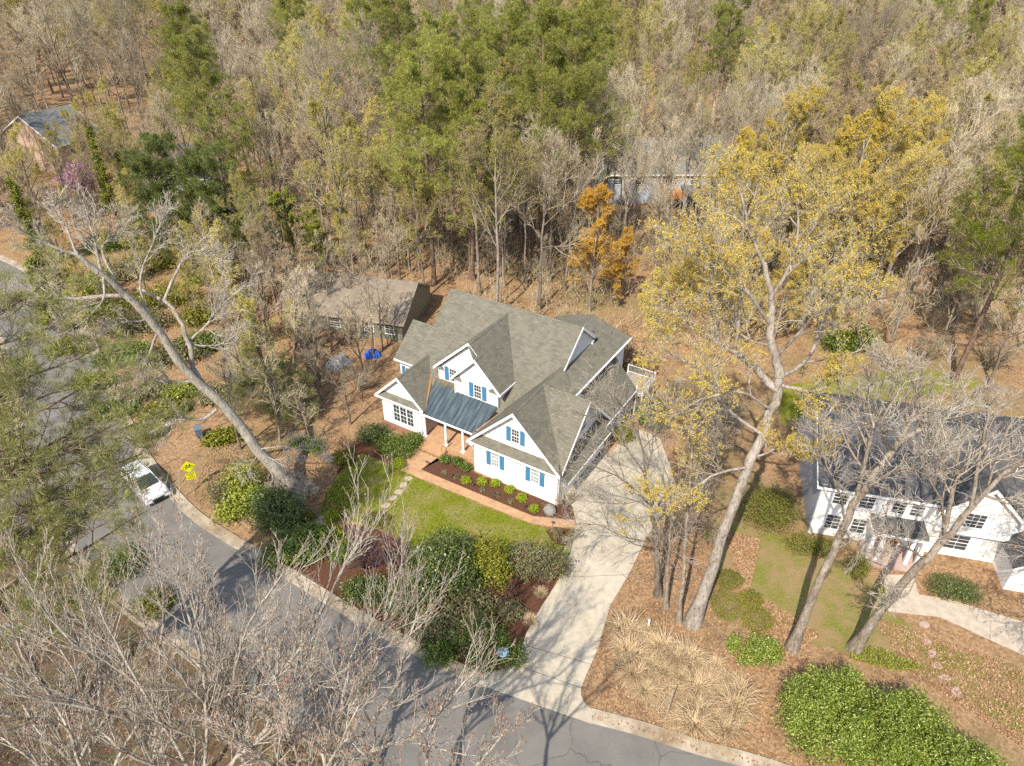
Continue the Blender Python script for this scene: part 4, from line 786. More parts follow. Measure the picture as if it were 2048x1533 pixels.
for y in (-.72, .72):
    b = MB(); b.box((2.36, y-.2, .68), (2.47, y+.2, .84)); b.build('headlight', M['lampclear'], van); b = MB(); b.box((-2.53, y-.1, .75), (-2.44, y+.14, 1.05)); b.build('tail_light', M['lampred'], van)
    b = MB(); b.box((.95, y*1.42-.1, 1.1), (1.1, y*1.42+.1, 1.25)); b.build('wing_mirror', M['paint'], van, bevel=.03)
b = MB(); b.box((2.44, -.5, .42), (2.515, .5, .62)); b.build('grille', M['darkmetal'], van)
b = MB(); [b.bar((-1.9, y, 1.79), (.1, y, 1.79), .02) for y in (-.6, .6)]; b.build('roof_rail', M['greymetal'], van)
# bicycle warning sign
sg = thing('road_sign', 'yellow diamond bicycle warning sign on a thin post beside the white van', 'sign', (-26.9, 45.9, 0), math.radians(28))
b = MB(); b.bar((0, .03, -.2), (0, .03, 3.1), .03, 8); b.build('post', M['greymetal'], sg)
b = MB(); b.prism([(0, 0, 1.95), (.6, 0, 2.55), (0, 0, 3.15), (-.6, 0, 2.55)], (0, .012, 0)); dm = b.build('warning_panel', M['yellow'], sg)
b = MB()
def ringf(mb, cx, cz, r, w_, k=20, y=-.004):
    for i in range(k):
        a0, a1 = 2*PI*i/k, 2*PI*(i+1)/k; mb.prism([(cx+r*math.cos(a0), y, cz+r*math.sin(a0)), (cx+r*math.cos(a1), y, cz+r*math.sin(a1)), (cx+(r-w_)*math.cos(a1), y, cz+(r-w_)*math.sin(a1)), (cx+(r-w_)*math.cos(a0), y, cz+(r-w_)*math.sin(a0))], (0, .003, 0))
ringf(b, -.24, 2.48, .16, .035); ringf(b, .24, 2.48, .16, .035)
def seg(mb, x0, z0, x1, z1, w_=.034, y=-.0075):
    d = np.array([x1-x0, z1-z0]); d = d/np.linalg.norm(d)*w_/2; n = (-d[1], d[0]); mb.prism([(x0-n[0], y, z0-n[1]), (x1-n[0], y, z1-n[1]), (x1+n[0], y, z1+n[1]), (x0+n[0], y, z0+n[1])], (0, .003, 0))
for i, s_ in enumerate([(-.24, 2.48, -.1, 2.72), (-.1, 2.72, .15, 2.70), (-.1, 2.72, .0, 2.48), (.0, 2.48, .15, 2.70), (-.24, 2.48, 0, 2.48), (.24, 2.48, .13, 2.78), (.13, 2.78, .22, 2.80), (-.16, 2.78, -.04, 2.78)]): seg(b, *s_, y=-.0075-.0035*i)
b.build('bicycle_symbol', M['black'], dm)
b = MB(); b.prism([(-.38, 0, 1.2), (.38, 0, 1.2), (.38, 0, 1.88), (-.38, 0, 1.88)], (0, .012, 0)); pl = b.build('text_panel', M['yellow'], sg)
for i, wd_ in enumerate(('SHARE', 'THE', 'ROAD')):
    cu = bpy.data.curves.new('lettering', 'FONT'); cu.body = wd_; cu.size = .21; cu.align_x = 'CENTER'; cu.extrude = .002; tmp = bpy.data.objects.new('lettering_outline', cu); COL.objects.link(tmp); dg = bpy.context.evaluated_depsgraph_get(); me = bpy.data.meshes.new_from_object(tmp.evaluated_get(dg)); bpy.data.objects.remove(tmp); me.materials.clear(); me.materials.append(M['black'])
    o = link('lettering', me); o.parent = pl; o.location = (0, -.005, 1.70-i*.2); o.rotation_euler = (PI/2, 0, 0)
# path lights
li = 0
for (x, y), lb in zip([(854, 931), (903, 957), (946, 975), (988, 993.5), (1049, 1019)], ['beside the porch end of the brick walk', 'second along the brick walk from the porch', 'midway along the brick walk near three lime shrubs', 'fourth along the brick walk, near the low sage clump', 'nearest the driveway end of the planting bed']):
    t = thing('path_light', 'small black garden path light ' + lb, 'path light', G(x, y), 0, 'path lights along the brick walk')
    b = MB(); b.bar((0, 0, -.05), (0, 0, .42), .018, 8); b.build('stake', M['darkmetal'], t); b = MB(); b.cyl((0, 0, .42), .13, .09, 14, .03); b.build('shade', M['darkmetal'], t); b = MB(); b.cyl((0, 0, .34), .045, .08, 10); b.build('lens', M['lampclear'], t)
t = thing('path_light', 'black garden path light on the lawn side of the brick walk', 'path light', G(1105, 1052), 0, 'path lights along the brick walk')
b = MB(); b.bar((0, 0, -.05), (0, 0, .42), .018, 8); b.build('stake', M['darkmetal'], t); b = MB(); b.cyl((0, 0, .42), .13, .09, 14, .03); b.build('shade', M['darkmetal'], t); b = MB(); b.cyl((0, 0, .34), .045, .08, 10); b.build('lens', M['lampclear'], t)
def rock(seed, rx, ry, rz_, k=14):
    rng = np.random.default_rng(seed); th, ph = np.meshgrid(np.linspace(0, 2*PI, k, endpoint=False), np.linspace(.06, PI-.06, 9)); r = 1+rng.normal(size=th.shape)*.07
    V = np.stack([np.cos(th)*np.sin(ph)*rx*r, np.sin(th)*np.sin(ph)*ry*r, np.cos(ph)*rz_*r], -1).reshape(-1, 3); i = (np.arange(8)[:, None]*k); j = np.arange(k)[None]; F = np.stack([i+j, i+k+j, i+k+(j+1) % k, i+(j+1) % k], -1).reshape(-1, 4)
    return V, F
def rockthing(name, lb, cat, at, seed, r3, m, group=None):
    V, F = rock(seed, *r3); me = mesh_np(name, V, [F], [M[m]], smooth=True); o = tag(link(name, me, None, at), lb, cat, group); return o
SN = ['nearest the brick walk', 'second from the brick walk', 'third from the brick walk', 'fourth from the brick walk', 'farthest from the brick walk, half in the grass']
for i, (x, y) in enumerate([(817, 958), (807, 971), (797, 985), (785, 997), (772, 1012)]):
    rng = np.random.default_rng(i+20); n = 9; p = [(math.cos(2*PI*k/n)*.42*rng.uniform(.8, 1.15), math.sin(2*PI*k/n)*.3*rng.uniform(.8, 1.15), 0) for k in range(n)]
    b = MB(); b.prism(p, (0, 0, .05)); tag(b.build('stepping_stone', M['flag'], None, G(x, y), rng.random()), 'tan flagstone stepping stone in the lawn, '+SN[i], 'stepping stone', 'stepping stones across the lawn')
RN = ['nearest the pale front path', 'second below the pale front path', 'third below the pale front path', 'fourth below the pale front path', 'second from the big evergreen shrub', 'beside the big evergreen shrub']
for i, (x, y) in enumerate([(1848, 1250), (1853, 1284), (1864, 1308), (1874, 1332), (1890, 1356), (1912, 1384)]):
    rng = np.random.default_rng(i+50); n = 9; p = [(math.cos(2*PI*k/n)*.36*rng.uniform(.8, 1.15), math.sin(2*PI*k/n)*.27*rng.uniform(.8, 1.15), 0) for k in range(n)]
    b = MB(); b.prism(p, (0, 0, .05)); tag(b.build('stepping_stone', M['pinkstone'], None, G(x, y), rng.random()), 'pinkish stepping stone in thin grass, '+RN[i], 'stepping stone', 'pink stepping stones by the neighbour path')
rockthing('boulder', 'round grey stone at the corner of the mulch bed by the driveway', 'stone', G(1100, 1021, .25), 3, (.55, .55, .5), 'stone')
rockthing('boulder', 'grey boulder half under shrubs left of the front lawn', 'stone', G(662, 918, .2), 4, (.6, .5, .4), 'stone')
t = thing('birdbath', 'pale blue glazed bird bath among low evergreens at the drive entrance', 'birdbath', G(1006, 1318)); b = MB(); b.cyl((0, 0, -.1), .14, .75, 14, .09); b.build('pedestal', M['stone'], t); b = MB(); b.cyl((0, 0, .65), .12, .09, 20, .4); b.cyl((0, 0, .74), .4, .02, 20, .36); b.build('bowl', M['blueglaze'], t)
def drape(seed, sx, sy, h):
    rng = np.random.default_rng(seed); n = 16; xs = np.linspace(-1, 1, n); X, Y = np.meshgrid(xs, xs); e = np.clip(1-np.maximum(abs(X), abs(Y))**3, 0, 1)
    Z = e*h*(1+.35*np.sin(X*5+rng.random()*6)*np.sin(Y*4+1))+rng.normal(size=X.shape)*.05*h; Z = np.maximum(Z, .01); Z[0] = Z[-1] = Z[:, 0] = Z[:, -1] = -.03
    V = np.stack([X*sx+rng.normal(size=X.shape)*.04, Y*sy+rng.normal(size=X.shape)*.04, Z], -1).reshape(-1, 3); i = (np.arange(n-1)[:, None]*n+np.arange(n-1)[None]).reshape(-1, 1); return mesh_np('cover', V, [i+np.array([[0, 1, n+1, n]])], [], smooth=False)
me = drape(2, .85, .6, .7); me.materials.append(M['tarp']); tag(link('tarp_bundle', me, None, G(745, 712), .4), 'bright blue tarp bundled over a heap left of the house', 'tarp')
me = drape(5, 1.3, .9, .9); me.materials.append(M['silver_tarp']); tag(link('covered_heap', me, None, G(678, 728), .9), 'silver grey cover over a heap under bare trees', 'tarp')
t = thing('wheeled_bin', 'blue grey wheeled bin on leaf litter under the leaning tree', 'bin', G(400, 874), .5)
b = MB(); P0 = [(-.24, -.28, .06), (.24, -.28, .06), (.24, .28, .06), (-.24, .28, .06)]; P1_ = [(-.31, -.37, 1.0), (.31, -.37, 1.0), (.31, .37, 1.0), (-.31, .37, 1.0)]; b.face(P0[::-1]); b.face(P1_)
for i in range(4): j = (i+1) % 4; b.face([P0[i], P0[j], P1_[j], P1_[i]])
b.build('body', M['bin'], t); b = MB(); b.prism([(-.34, -.4, 1.005), (.34, -.4, 1.005), (.34, .42, 1.04), (-.34, .42, 1.04)], (0, 0, .06)); b.build('lid', M['bin'], t, bevel=.02); b = MB(); b.bar((-.3, .42, .95), (.3, .42, .95), .02); b.build('handle', M['bin'], t)
for x in (-.27, .27): b = MB(); ring = [(x-.03, .27+.11*math.cos(2*PI*i/14), .11+.11*math.sin(2*PI*i/14)) for i in range(14)]; b.prism(ring, (.06, 0, 0)); b.build('wheel', M['tyre'], t)
b = MB(); b.bar((0, 0, -.2), (.12, .1, 3.2), .035, 8); tag(b.build('stake_pole', M['wood'], None, G(1329, 1449)), 'thin grey wooden pole standing in dry grass near the kerb', 'pole')
t = thing('marker_post', 'short white marker post in dry leaves between driveway and big oak', 'post', G(1296, 1255)); b = MB(); b.box((-.06, -.06, -.1), (.06, .06, .7)); b.build('post', M['trim'], t, bevel=.01); b = MB(); b.prism([(-.08, -.08, .7), (.08, -.08, .7), (.08, .08, .7), (-.08, .08, .7)], (0, 0, .06)); b.build('cap', M['trim'], t)

# ================================================================== SHRUBS AND GARDEN PLANTS
E1 = lambda r, h: [(0, 0, h*.45, r, r, h*.55)]
shrub('hedge_shrub', 'tall dark evergreen shrub at the left corner of the white house', 'shrub', G(742, 880), [(0, 0, .75, 1.2, 1.1, .85), (.9, .3, .6, .8, .8, .7)], 4200, .13, 'holly', 11)
shrub('hedge_shrub', 'broad rounded green hedge left of the brick porch steps', 'shrub', G(797, 905), [(-.9, .5, .6, 1.35, 1.1, .75), (.7, .9, .6, 1.2, 1.0, .75), (.1, -.4, .5, 1.5, 1.0, .65), (1.5, 1.2, .5, .8, .8, .7)], 9000, .12, 'hedge', 12)
shrub('round_shrub', 'small bright green ball shrub at the foot of the porch hedge', 'shrub', G(797, 934), E1(.62, .85), 1800, .09, 'lime', 13, rough=.05)
shrub('round_shrub', 'flattened oval boxwood on the lawn edge beside purple twigs', 'shrub', G(750, 1048), [(0, 0, .4, 1.25, .95, .55)], 3600, .09, 'boxwood', 14, rough=.06)
shrub('holly', 'big dark green holly at the centre of the front garden bed', 'shrub', G(892, 1175), [(0, 0, 1.5, 1.75, 1.6, 1.6), (-1.1, .6, 1.2, 1.3, 1.2, 1.3), (.6, -.7, 1.0, 1.4, 1.2, 1.2), (-.8, -.9, .9, 1.4, 1.2, 1.0), (.2, .5, 2.7, 1.2, 1.1, 1.0)], 17000, .14, 'holly', 15, rough=.22, grow=1.3)
shrub('golden_shrub', 'tall golden green shrub right of the dark holly', 'shrub', G(975, 1160), [(0, .2, 1.35, 1.05, 1.0, 1.5), (.45, -.4, 1.0, .9, .9, 1.1)], 8000, .12, 'goldholly', 16, grow=1.3)
shrub('loose_shrub', 'grey green vase shaped shrub near the driveway bend', 'shrub', G(1062, 1155), [(.4, .4, 1.0, 1.5, 1.2, .9), (1.4, .3, .8, .9, .9, .7), (-.5, .2, .7, .8, .8, .7)], 5200, .11, 'greygreen', 17, fill=.5, stems=16, grow=1.3)
shrub('loose_shrub', 'reddish green shrub behind the vase shaped one by the lawn', 'shrub', G(1045, 1118), [(0, 0, .6, .75, .7, .6)], 1600, .11, 'greygreen', 171, fill=.5, grow=1.3)
shrub('low_shrub', 'low bright green shrub at the driveway edge below the lawn', 'shrub', G(1112, 1140), [(0, 0, .45, .9, .7, .5)], 1800, .11, 'boxwood', 172, fill=.45)
shrub('juniper', 'sprawling grey green juniper below the dark holly', 'shrub', G(905, 1235), [(0, 0, .8, 1.8, 1.5, .9), (1.3, .3, .7, 1.2, 1.2, .8), (-1.0, -.9, .6, 1.3, 1.1, .7), (.6, -1.4, .5, 1.3, 1.0, .6)], 9500, .12, 'greygreen', 18, fill=.5, stems=14, rough=.3, grow=1.3)
shrub('juniper', 'feathery green shrub between juniper and bird bath', 'shrub', G(955, 1270), [(0, 0, .6, 1.1, 1.0, .7), (-.9, -.5, .5, .9, .8, .6)], 4200, .11, 'hedge', 19, fill=.5, rough=.3, grow=1.3)
shrub('low_evergreen', 'low spreading green evergreen around the bird bath', 'shrub', G(1000, 1312), [(-.5, .8, .4, .9, .8, .5), (.6, -.1, .35, .8, .8, .45), (-.9, -.5, .35, .9, .7, .45)], 5200, .10, 'hedge', 20, fill=.4, rough=.25, grow=1.3)
shrub('low_evergreen', 'dark low evergreen under twigs at the road edge of the bed', 'shrub', G(800, 1215), [(0, 0, .5, 1.3, .9, .6), (-1.5, .8, .5, 1.1, .9, .6)], 4200, .12, 'holly', 201, fill=.4, rough=.25, grow=1.3)
shrub('bushy_shrub', 'dense bright green bush beside the narrow side path', 'shrub', G(605, 1112), [(0, 0, .9, 1.4, 1.2, 1.0), (-1.3, -.6, .6, .9, .8, .6), (.6, .7, 1.0, .9, .8, .8)], 7500, .13, 'hedge', 21, grow=1.3)
shrub('bushy_shrub', 'dark blue green shrub under the foot of the leaning tree', 'shrub', G(560, 1050), [(0, 0, 1.1, 1.6, 1.5, 1.3), (-.9, .9, .9, 1.1, 1.0, 1.0)], 7500, .14, 'holly', 22, grow=1.3)
shrub('bushy_shrub', 'loose yellow green shrub at the street edge near the sign', 'shrub', G(492, 985), [(0, 0, 1.0, 1.3, 1.2, 1.2), (.4, -1.2, .8, 1.1, 1.0, .9), (-.2, -2.3, .5, 1.0, .8, .6)], 5500, .16, 'ivy', 23, fill=.55, rough=.3, grow=1.3)
shrub('bushy_shrub', 'grey green airy shrub left of the yellow green one', 'shrub', G(452, 1000), [(0, 0, .8, 1.0, 1.0, 1.0)], 2200, .13, 'greygreen', 24, fill=.6, rough=.3, grow=1.3)
shrub('arching_shrub', 'small arching yellow green shrub beside grey boulder', 'shrub', G(688, 925), [(0, 0, .55, 1.0, .9, .6)], 2800, .12, 'goldholly', 25, fill=.45)
shrub('bushy_shrub', 'green shrub on leaf litter above the grey boulder', 'shrub', G(628, 900), [(0, 0, .5, 1.2, .9, .6), (-1.5, .5, .5, 1.0, .8, .5)], 3200, .13, 'hedge', 26, fill=.5, rough=.3)
shrub('bushy_shrub', 'little olive shrub under the hanging twigs of the leaning tree', 'shrub', G(618, 1042), [(0, 0, .4, .7, .6, .5)], 1300, .1, 'boxwood', 27)
shrub('low_shrub', 'yellow green low shrub next to the side path', 'shrub', G(662, 1042), [(0, 0, .4, .7, .6, .5)], 1300, .1, 'lime', 28)
shrub('mounded_shrub', 'large brown green mounded shrub at the grey side of the white neighbour house', 'shrub', G(1530, 1048), [(0, .3, 1.4, 2.1, 2.0, 1.7), (.8, .9, 1.2, 1.5, 1.5, 1.4)], 13000, .11, 'boxwood', 29, stems=10)
shrub('foundation_shrub', 'rounded shrub under the lower left window of the portico house', 'shrub', G(1600, 1098), [(0, 0, .6, 1.2, 1.0, .7), (1.6, -.3, .55, 1.0, .9, .65)], 5200, .1, 'boxwood', 30)
shrub('foundation_shrub', 'upright tan green shrub between the portico and left windows', 'shrub', G(1712, 1150), [(0, 0, .9, .8, .8, 1.0)], 3600, .1, 'boxwood', 31)
shrub('foundation_shrub', 'dark shrub right of the front path of the portico house', 'shrub', G(1885, 1185), [(0, 0, .7, 1.2, 1.0, .8), (1.4, -.4, .6, .9, .9, .7)], 4800, .11, 'holly', 32)
shrub('mounded_shrub', 'flat olive mound shrub right of the big oak trunk', 'shrub', G(1455, 1165), [(0, 0, .35, 1.1, .9, .45)], 3200, .09, 'boxwood', 33, rough=.06)
shrub('mounded_shrub', 'long low olive mound nearest the oak roots', 'shrub', G(1450, 1215), [(0, 0, .35, 1.1, 1.4, .45)], 3600, .09, 'boxwood', 34, rough=.06)
shrub('mounded_shrub', 'small yellow olive mound between two larger mounds', 'shrub', G(1500, 1205), [(0, 0, .35, .9, .8, .45)], 2400, .09, 'goldholly', 35, rough=.06)
shrub('mounded_shrub', 'round browned boxwood just above the bright green shrub', 'shrub', G(1512, 1248), [(0, 0, .5, 1.1, 1.0, .6)], 3800, .08, 'boxwood', 36, rough=.05)
shrub('bright_shrub', 'bright green feathery shrub below the browned boxwood', 'shrub', G(1517, 1310), [(0, 0, .7, 1.1, .9, .8), (.7, -.2, .5, .8, .8, .6), (-.9, -.5, .3, .8, .5, .35)], 6200, .11, 'magnolia', 37, rough=.25, fill=.3)
shrub('bright_shrub', 'narrow bright green upright bush left of the feathery shrub', 'shrub', G(1464, 1300), [(0, 0, .65, .45, .45, .75)], 1900, .1, 'magnolia', 38, rough=.2)
MG = 'big glossy evergreen at the lower right, '
def lumps(seed, r, h, k):
    q = np.random.default_rng(seed); a = q.random(k)*6.28; d = np.sqrt(q.random(k))*r*.72; z = h*(.26+.5*(1-(d/r)**2))*q.uniform(.6, 1.25, k); m = q.uniform(.45, .95, k)
    return [(0, 0, h*.3, r*.7, r*.62, h*.34)]+[(math.cos(a[i])*d[i], math.sin(a[i])*d[i]*.9, z[i], m[i]*.85, m[i]*.85, m[i]*1.5) for i in range(k)]
shrub('magnolia_shrub', MG+'the left one whose shadow falls on bare soil', 'shrub', G(1655, 1470), lumps(1, 3.7, 4.2, 40), 52000, .135, 'magnolia', 39, rough=.3, asp=.42, fill=.18)
shrub('magnolia_shrub', MG+'the middle one of the row', 'shrub', G(1800, 1515), lumps(2, 3.5, 4.0, 36), 48000, .135, 'magnolia', 40, rough=.3, asp=.42, fill=.18)
shrub('magnolia_shrub', MG+'the right one cut by the frame', 'shrub', G(1905, 1600), lumps(3, 3.1, 3.8, 36), 44000, .135, 'magnolia', 41, rough=.3, asp=.42, fill=.18)
shrub('bushy_shrub', 'dark leafy bush beside the brick landing and driveway top', 'shrub', G(1247, 880), [(0, 0, .7, 1.0, .9, .9)], 2600, .12, 'goldholly', 42, fill=.5)
shrub('bushy_shrub', 'deep green bush behind the garage near the deck', 'shrub', HW(10.6, 14.5), [(0, 0, 1.3, 1.5, 1.4, 1.4)], 4500, .16, 'hedge', 43)
shrub('bushy_shrub', 'green bush at the foot of two big pale trunks', 'shrub', G(1672, 700), [(0, 0, 1.2, 1.6, 1.4, 1.3), (2.6, .5, 1.3, 1.8, 1.6, 1.4)], 5200, .24, 'hedge', 44)
for i, ((x, y), lb) in enumerate(zip([(933, 965), (964, 967), (991, 971), (1019, 984), (1044, 1000), (1068, 1022)], ['first from the porch, right of a dark sage clump', 'second from the porch, under the left garage window', 'third from the porch, closest to the white wall', 'fourth from the porch', 'fifth from the porch, under the right garage window', 'last before the grey stone'])):
    shrub('lime_shrub', 'lime shrub in the mulch, '+lb, 'shrub', G(x, y), E1(.42, .55), 700, .13, 'lime', 60+i, 'lime shrubs in the mulch bed', fill=.5, rough=.2)
for i, ((x, y), lb) in enumerate(zip([(890, 924), (915, 928), (932, 940)], ['left of three near the steps', 'middle of three near the steps', 'right of three, by the white wall'])):
    shrub('azalea', 'dark azalea, '+lb, 'shrub', G(x, y), E1(.5, .65), 900, .13, 'hedge', 70+i, 'dark azaleas by the porch', fill=.5)
for i, ((x, y), lb) in enumerate(zip([(889, 947), (912, 957), (966, 982), (994, 993), (1021, 1005)], ['nearest the porch', 'second from the porch', 'in the middle of the bed', 'fourth from the porch', 'farthest from the porch'])):
    shrub('sage_clump', 'tiny grey green sage clump in the mulch, '+lb, 'plant', G(x, y), E1(.28, .3), 260, .1, 'greygreen', 80+i, 'sage clumps in the mulch bed', fill=.6)
for i, (x, y, r, h, m_, lb) in enumerate([(190, 640, 2.6, 2.6, 'goldholly', 'nearest the street kerb'), (270, 660, 2.8, 2.4, 'greygreen', 'under the long low limb of the leaning tree'), (350, 720, 2.4, 2.2, 'greygreen', 'behind the loop limbs of the leaning tree'), (330, 610, 2.8, 3.0, 'goldholly', 'below the bushy young pines'), (420, 640, 2.4, 2.4, 'goldholly', 'left of the red maple'), (250, 720, 2.2, 1.8, 'hedge', 'by the kerb above the van'), (430, 560, 2.6, 3.2, 'ivy', 'in front of the bushy young pines'), (300, 790, 1.6, 1.2, 'greygreen', 'low, by the neighbour drive'), (170, 590, 2.6, 2.8, 'ivy', 'behind the long level limb'), (240, 560, 2.6, 2.8, 'greygreen', 'beside the shaggy cedar'), (300, 540, 2.4, 3.0, 'goldholly', 'left of the young pines'), (400, 700, 2.0, 2.0, 'hedge', 'right of the loop limbs'), (150, 700, 1.8, 1.5, 'goldholly', 'at the kerb under pine boughs'), (370, 790, 1.5, 1.3, 'ivy', 'low, beside the leaning trunk'), (220, 500, 2.4, 2.6, 'hedge', 'under the narrow cedars'), (480, 620, 2.2, 2.4, 'ivy', 'above the red maple'), (190, 770, 1.4, 1.1, 'ivy', 'small, by the kerb nearest the bin'), (330, 830, 1.5, 1.3, 'goldholly', 'left of the wheeled bin'), (440, 800, 1.4, 1.5, 'greygreen', 'right of the bent trunk base limb'), (290, 870, 1.2, 1.0, 'greygreen', 'nearest the parked van'), (450, 880, 1.3, 1.0, 'goldholly', 'right of the wheeled bin'), (230, 830, 1.4, 1.2, 'hedge', 'at the kerb under the level limb')]):
    shrub('privet_thicket', 'loose green privet left of the house, '+lb, 'shrub', G(x, y), [(0, 0, h*.45, r, r*.85, h*.6), (r*.8, r*.3, h*.4, r*.7, r*.7, h*.5), (-r*.7, -r*.4, h*.35, r*.7, r*.6, h*.45)], 5000, .24, m_, 100+i, fill=.6, rough=.35, stems=14)
for i, (x, y, r, h, m_, lb) in enumerate([(255, 1135, 1.5, 1.6, 'holly', 'dark evergreen shrub under bare twigs across the street from the sign'), (180, 1190, 1.6, 1.4, 'goldholly', 'yellow green shrub under the pine across the street'), (310, 1215, 1.3, 1.1, 'boxwood', 'low olive shrub near the far kerb under pale twigs'), (60, 1260, 1.8, 1.6, 'holly', 'dark shrub at the left edge under the pine'), (120, 1420, 1.6, 1.2, 'greygreen', 'grey green shrub at the lower left corner')]):
    shrub('roadside_shrub', lb, 'shrub', G(x, y), E1(r, h), 3600, .15, m_, 120+i, fill=.5, rough=.3)
for i, (x, y, r, h, m_, lb) in enumerate([(690, 1110, .9, .9, 'hedge', 'small green shrub among purple twigs'), (720, 1190, 1.1, 1.0, 'holly', 'dark shrub on shaded mulch by the street'), (850, 1260, 1.2, 1.0, 'greygreen', 'airy grey green shrub below the juniper'), (880, 1310, 1.0, .8, 'hedge', 'green shrub at the kerb left of the bird bath'), (1020, 1230, .8, .8, 'greygreen', 'wispy shrub between straw tufts and juniper'), (660, 1075, .8, .7, 'lime', 'yellow green shrub at the top of the shaded bed'), (820, 1180, 1.3, 1.3, 'holly', 'dark shrub left of the big holly')]):
    shrub('garden_shrub', lb, 'shrub', G(x, y), E1(r, h), 2600, .12, m_, 140+i, fill=.55, rough=.3, grow=1.2)
twig_shrub('weeping_shrub', 'purple brown tangled weeping shrub in front of the oval boxwood', 'shrub', G(740, 1130), 2.3, 2.6, 90, 'purple', None, k=26, tw=.014)
twig_shrub('weeping_shrub', 'purplish twiggy shrub beside the dark holly', 'shrub', G(800, 1145), 1.9, 1.8, 91, 'purple', 'purple', 900, .1, k=20, tw=.013)
twig_shrub('bare_shrub', 'thin bare twiggy shrub at the bed corner where walk meets driveway', 'shrub', G(1130, 1015), 1.6, 1.3, 92, 'twig', 'boxwood', 120, .1)
twig_shrub('bare_shrub', 'bare twiggy shrub in the small mulch patch beside the driveway', 'shrub', G(1130, 1085), 1.2, 1.2, 93, 'twig', 'boxwood', 260, .1)
twig_shrub('brown_shrub', 'brown leafless shrub between dark holly and driveway', 'shrub', G(1010, 1190), 1.5, 1.3, 94, 'purple', 'deadleaf', 700, .1, k=20)
twig_shrub('leafy_shrub', 'shrub keeping pale tan leaves behind the rear corner of the white house', 'shrub', HW(4.5, 20.5), 4.6, 3.2, 95, 'twig', 'paleleaf', 2600, .3, k=22, tw=.015)
twig_shrub('red_maple', 'low spreading dark red maple among bare trees left of the house', 'shrub', G(510, 690), 4.6, 3.4, 96, 'twig', 'maroon', 3600, .22, k=20, tw=.015)
twig_shrub('redbud', 'small redbud in magenta bloom in front of the tan house', 'tree', G(172, 425), 7.0, 3.2, 97, 'twig', 'redbud', 1500, .34, k=16, tw=.03)
bg_ = [(470, 770, 3.0, 'olivebud'), (560, 800, 3.2, 'tanbud'), (640, 770, 3.0, 'tanbud'), (610, 690, 4, 'olivebud'), (690, 690, 3.5, 'tanbud'), (760, 660, 3.5, 'tanbud'), (720, 780, 2.6, 'twig'), (1400, 780, 3.2, 'catkin'), (1440, 850, 2.8, 'tanbud'), (1400, 930, 2.6, 'tanbud'), (1390, 1010, 2.4, 'olivebud'), (1370, 840, 3, 'catkin'), (1420, 1090, 1.8, 'olivebud'), (1770, 735, 2.6, 'tanbud'), (1850, 720, 3, 'tanbud'), (1980, 740, 3, 'tanbud'), (1700, 690, 3, 'catkin'), (1340, 800, 3, 'tanbud'), (1960, 650, 3, 'tanbud')]
for i, (x, y, h, lf) in enumerate(bg_):
    side = 'left of the white house' if x < 1000 else ('between driveway and neighbour house' if x < 1500 else 'on the slope behind the charcoal roof')
    twig_shrub('thicket_shrub', {'tanbud': 'tangled bare tan shrub ', 'olivebud': 'twiggy shrub with olive young leaves ', 'catkin': 'twiggy shrub with golden young leaves ', 'twig': 'grey leafless shrub '}[lf]+side, 'shrub', G(x, y), h, h*.75, 200+i, 'twig', None if lf == 'twig' else lf, 350 if lf != 'twig' else 0, .14, k=18, tw=.012, group='thicket shrubs '+side)
# straw coloured ornamental grass
gm = [grass_mesh(300+i, 380, 1.15+.2*i, 1.5, .016, base=.4, lay=.85) for i in range(4)]; gt = [grass_mesh(310+i, 520, .55, .55, .014, base=.3, lay=.2) for i in range(2)]
for i, ((x, y), lb) in enumerate(zip([(1081, 1190), (1060, 1245), (1092, 1160)], ['upper clipped straw tuft beside the driveway', 'lower clipped straw tuft beside the driveway', 'flat straw tuft below the vase shaped shrub'])):
    t = thing('straw_tuft', 'round '+lb, 'grass clump', G(x, y)); link('blades', gt[i % 2], t)
rng = np.random.default_rng(5); cl = []
for (x, y) in [(1238, 1300), (1252, 1270), (1262, 1310), (1245, 1345), (1285, 1290), (1290, 1385), (1270, 1360), (1300, 1335), (1320, 1300), (1330, 1350), (1345, 1320), (1360, 1360), (1375, 1325), (1390, 1385), (1400, 1340), (1420, 1370), (1430, 1330), (1445, 1400), (1460, 1360), (1400, 1430), (1370, 1420), (1350, 1400), (1430, 1440), (1465, 1430), (1480, 1395), (1350, 1450), (1385, 1460), (1450, 1470)]:
    t = thing('dry_grass_clump', 'straw coloured clump in the sprawling dry grass between driveway and kerb', 'grass clump', G(x+rng.normal()*3, y+rng.normal()*3), rng.random()*6, 'dry ornamental grass by the kerb'); s_ = rng.uniform(.55, 1.25); t.scale = (s_*1.1, s_*rng.uniform(.8, 1.2), s_*rng.uniform(.6, 1)); link('blades', gm[len(cl) % 4], t); cl.append(t)
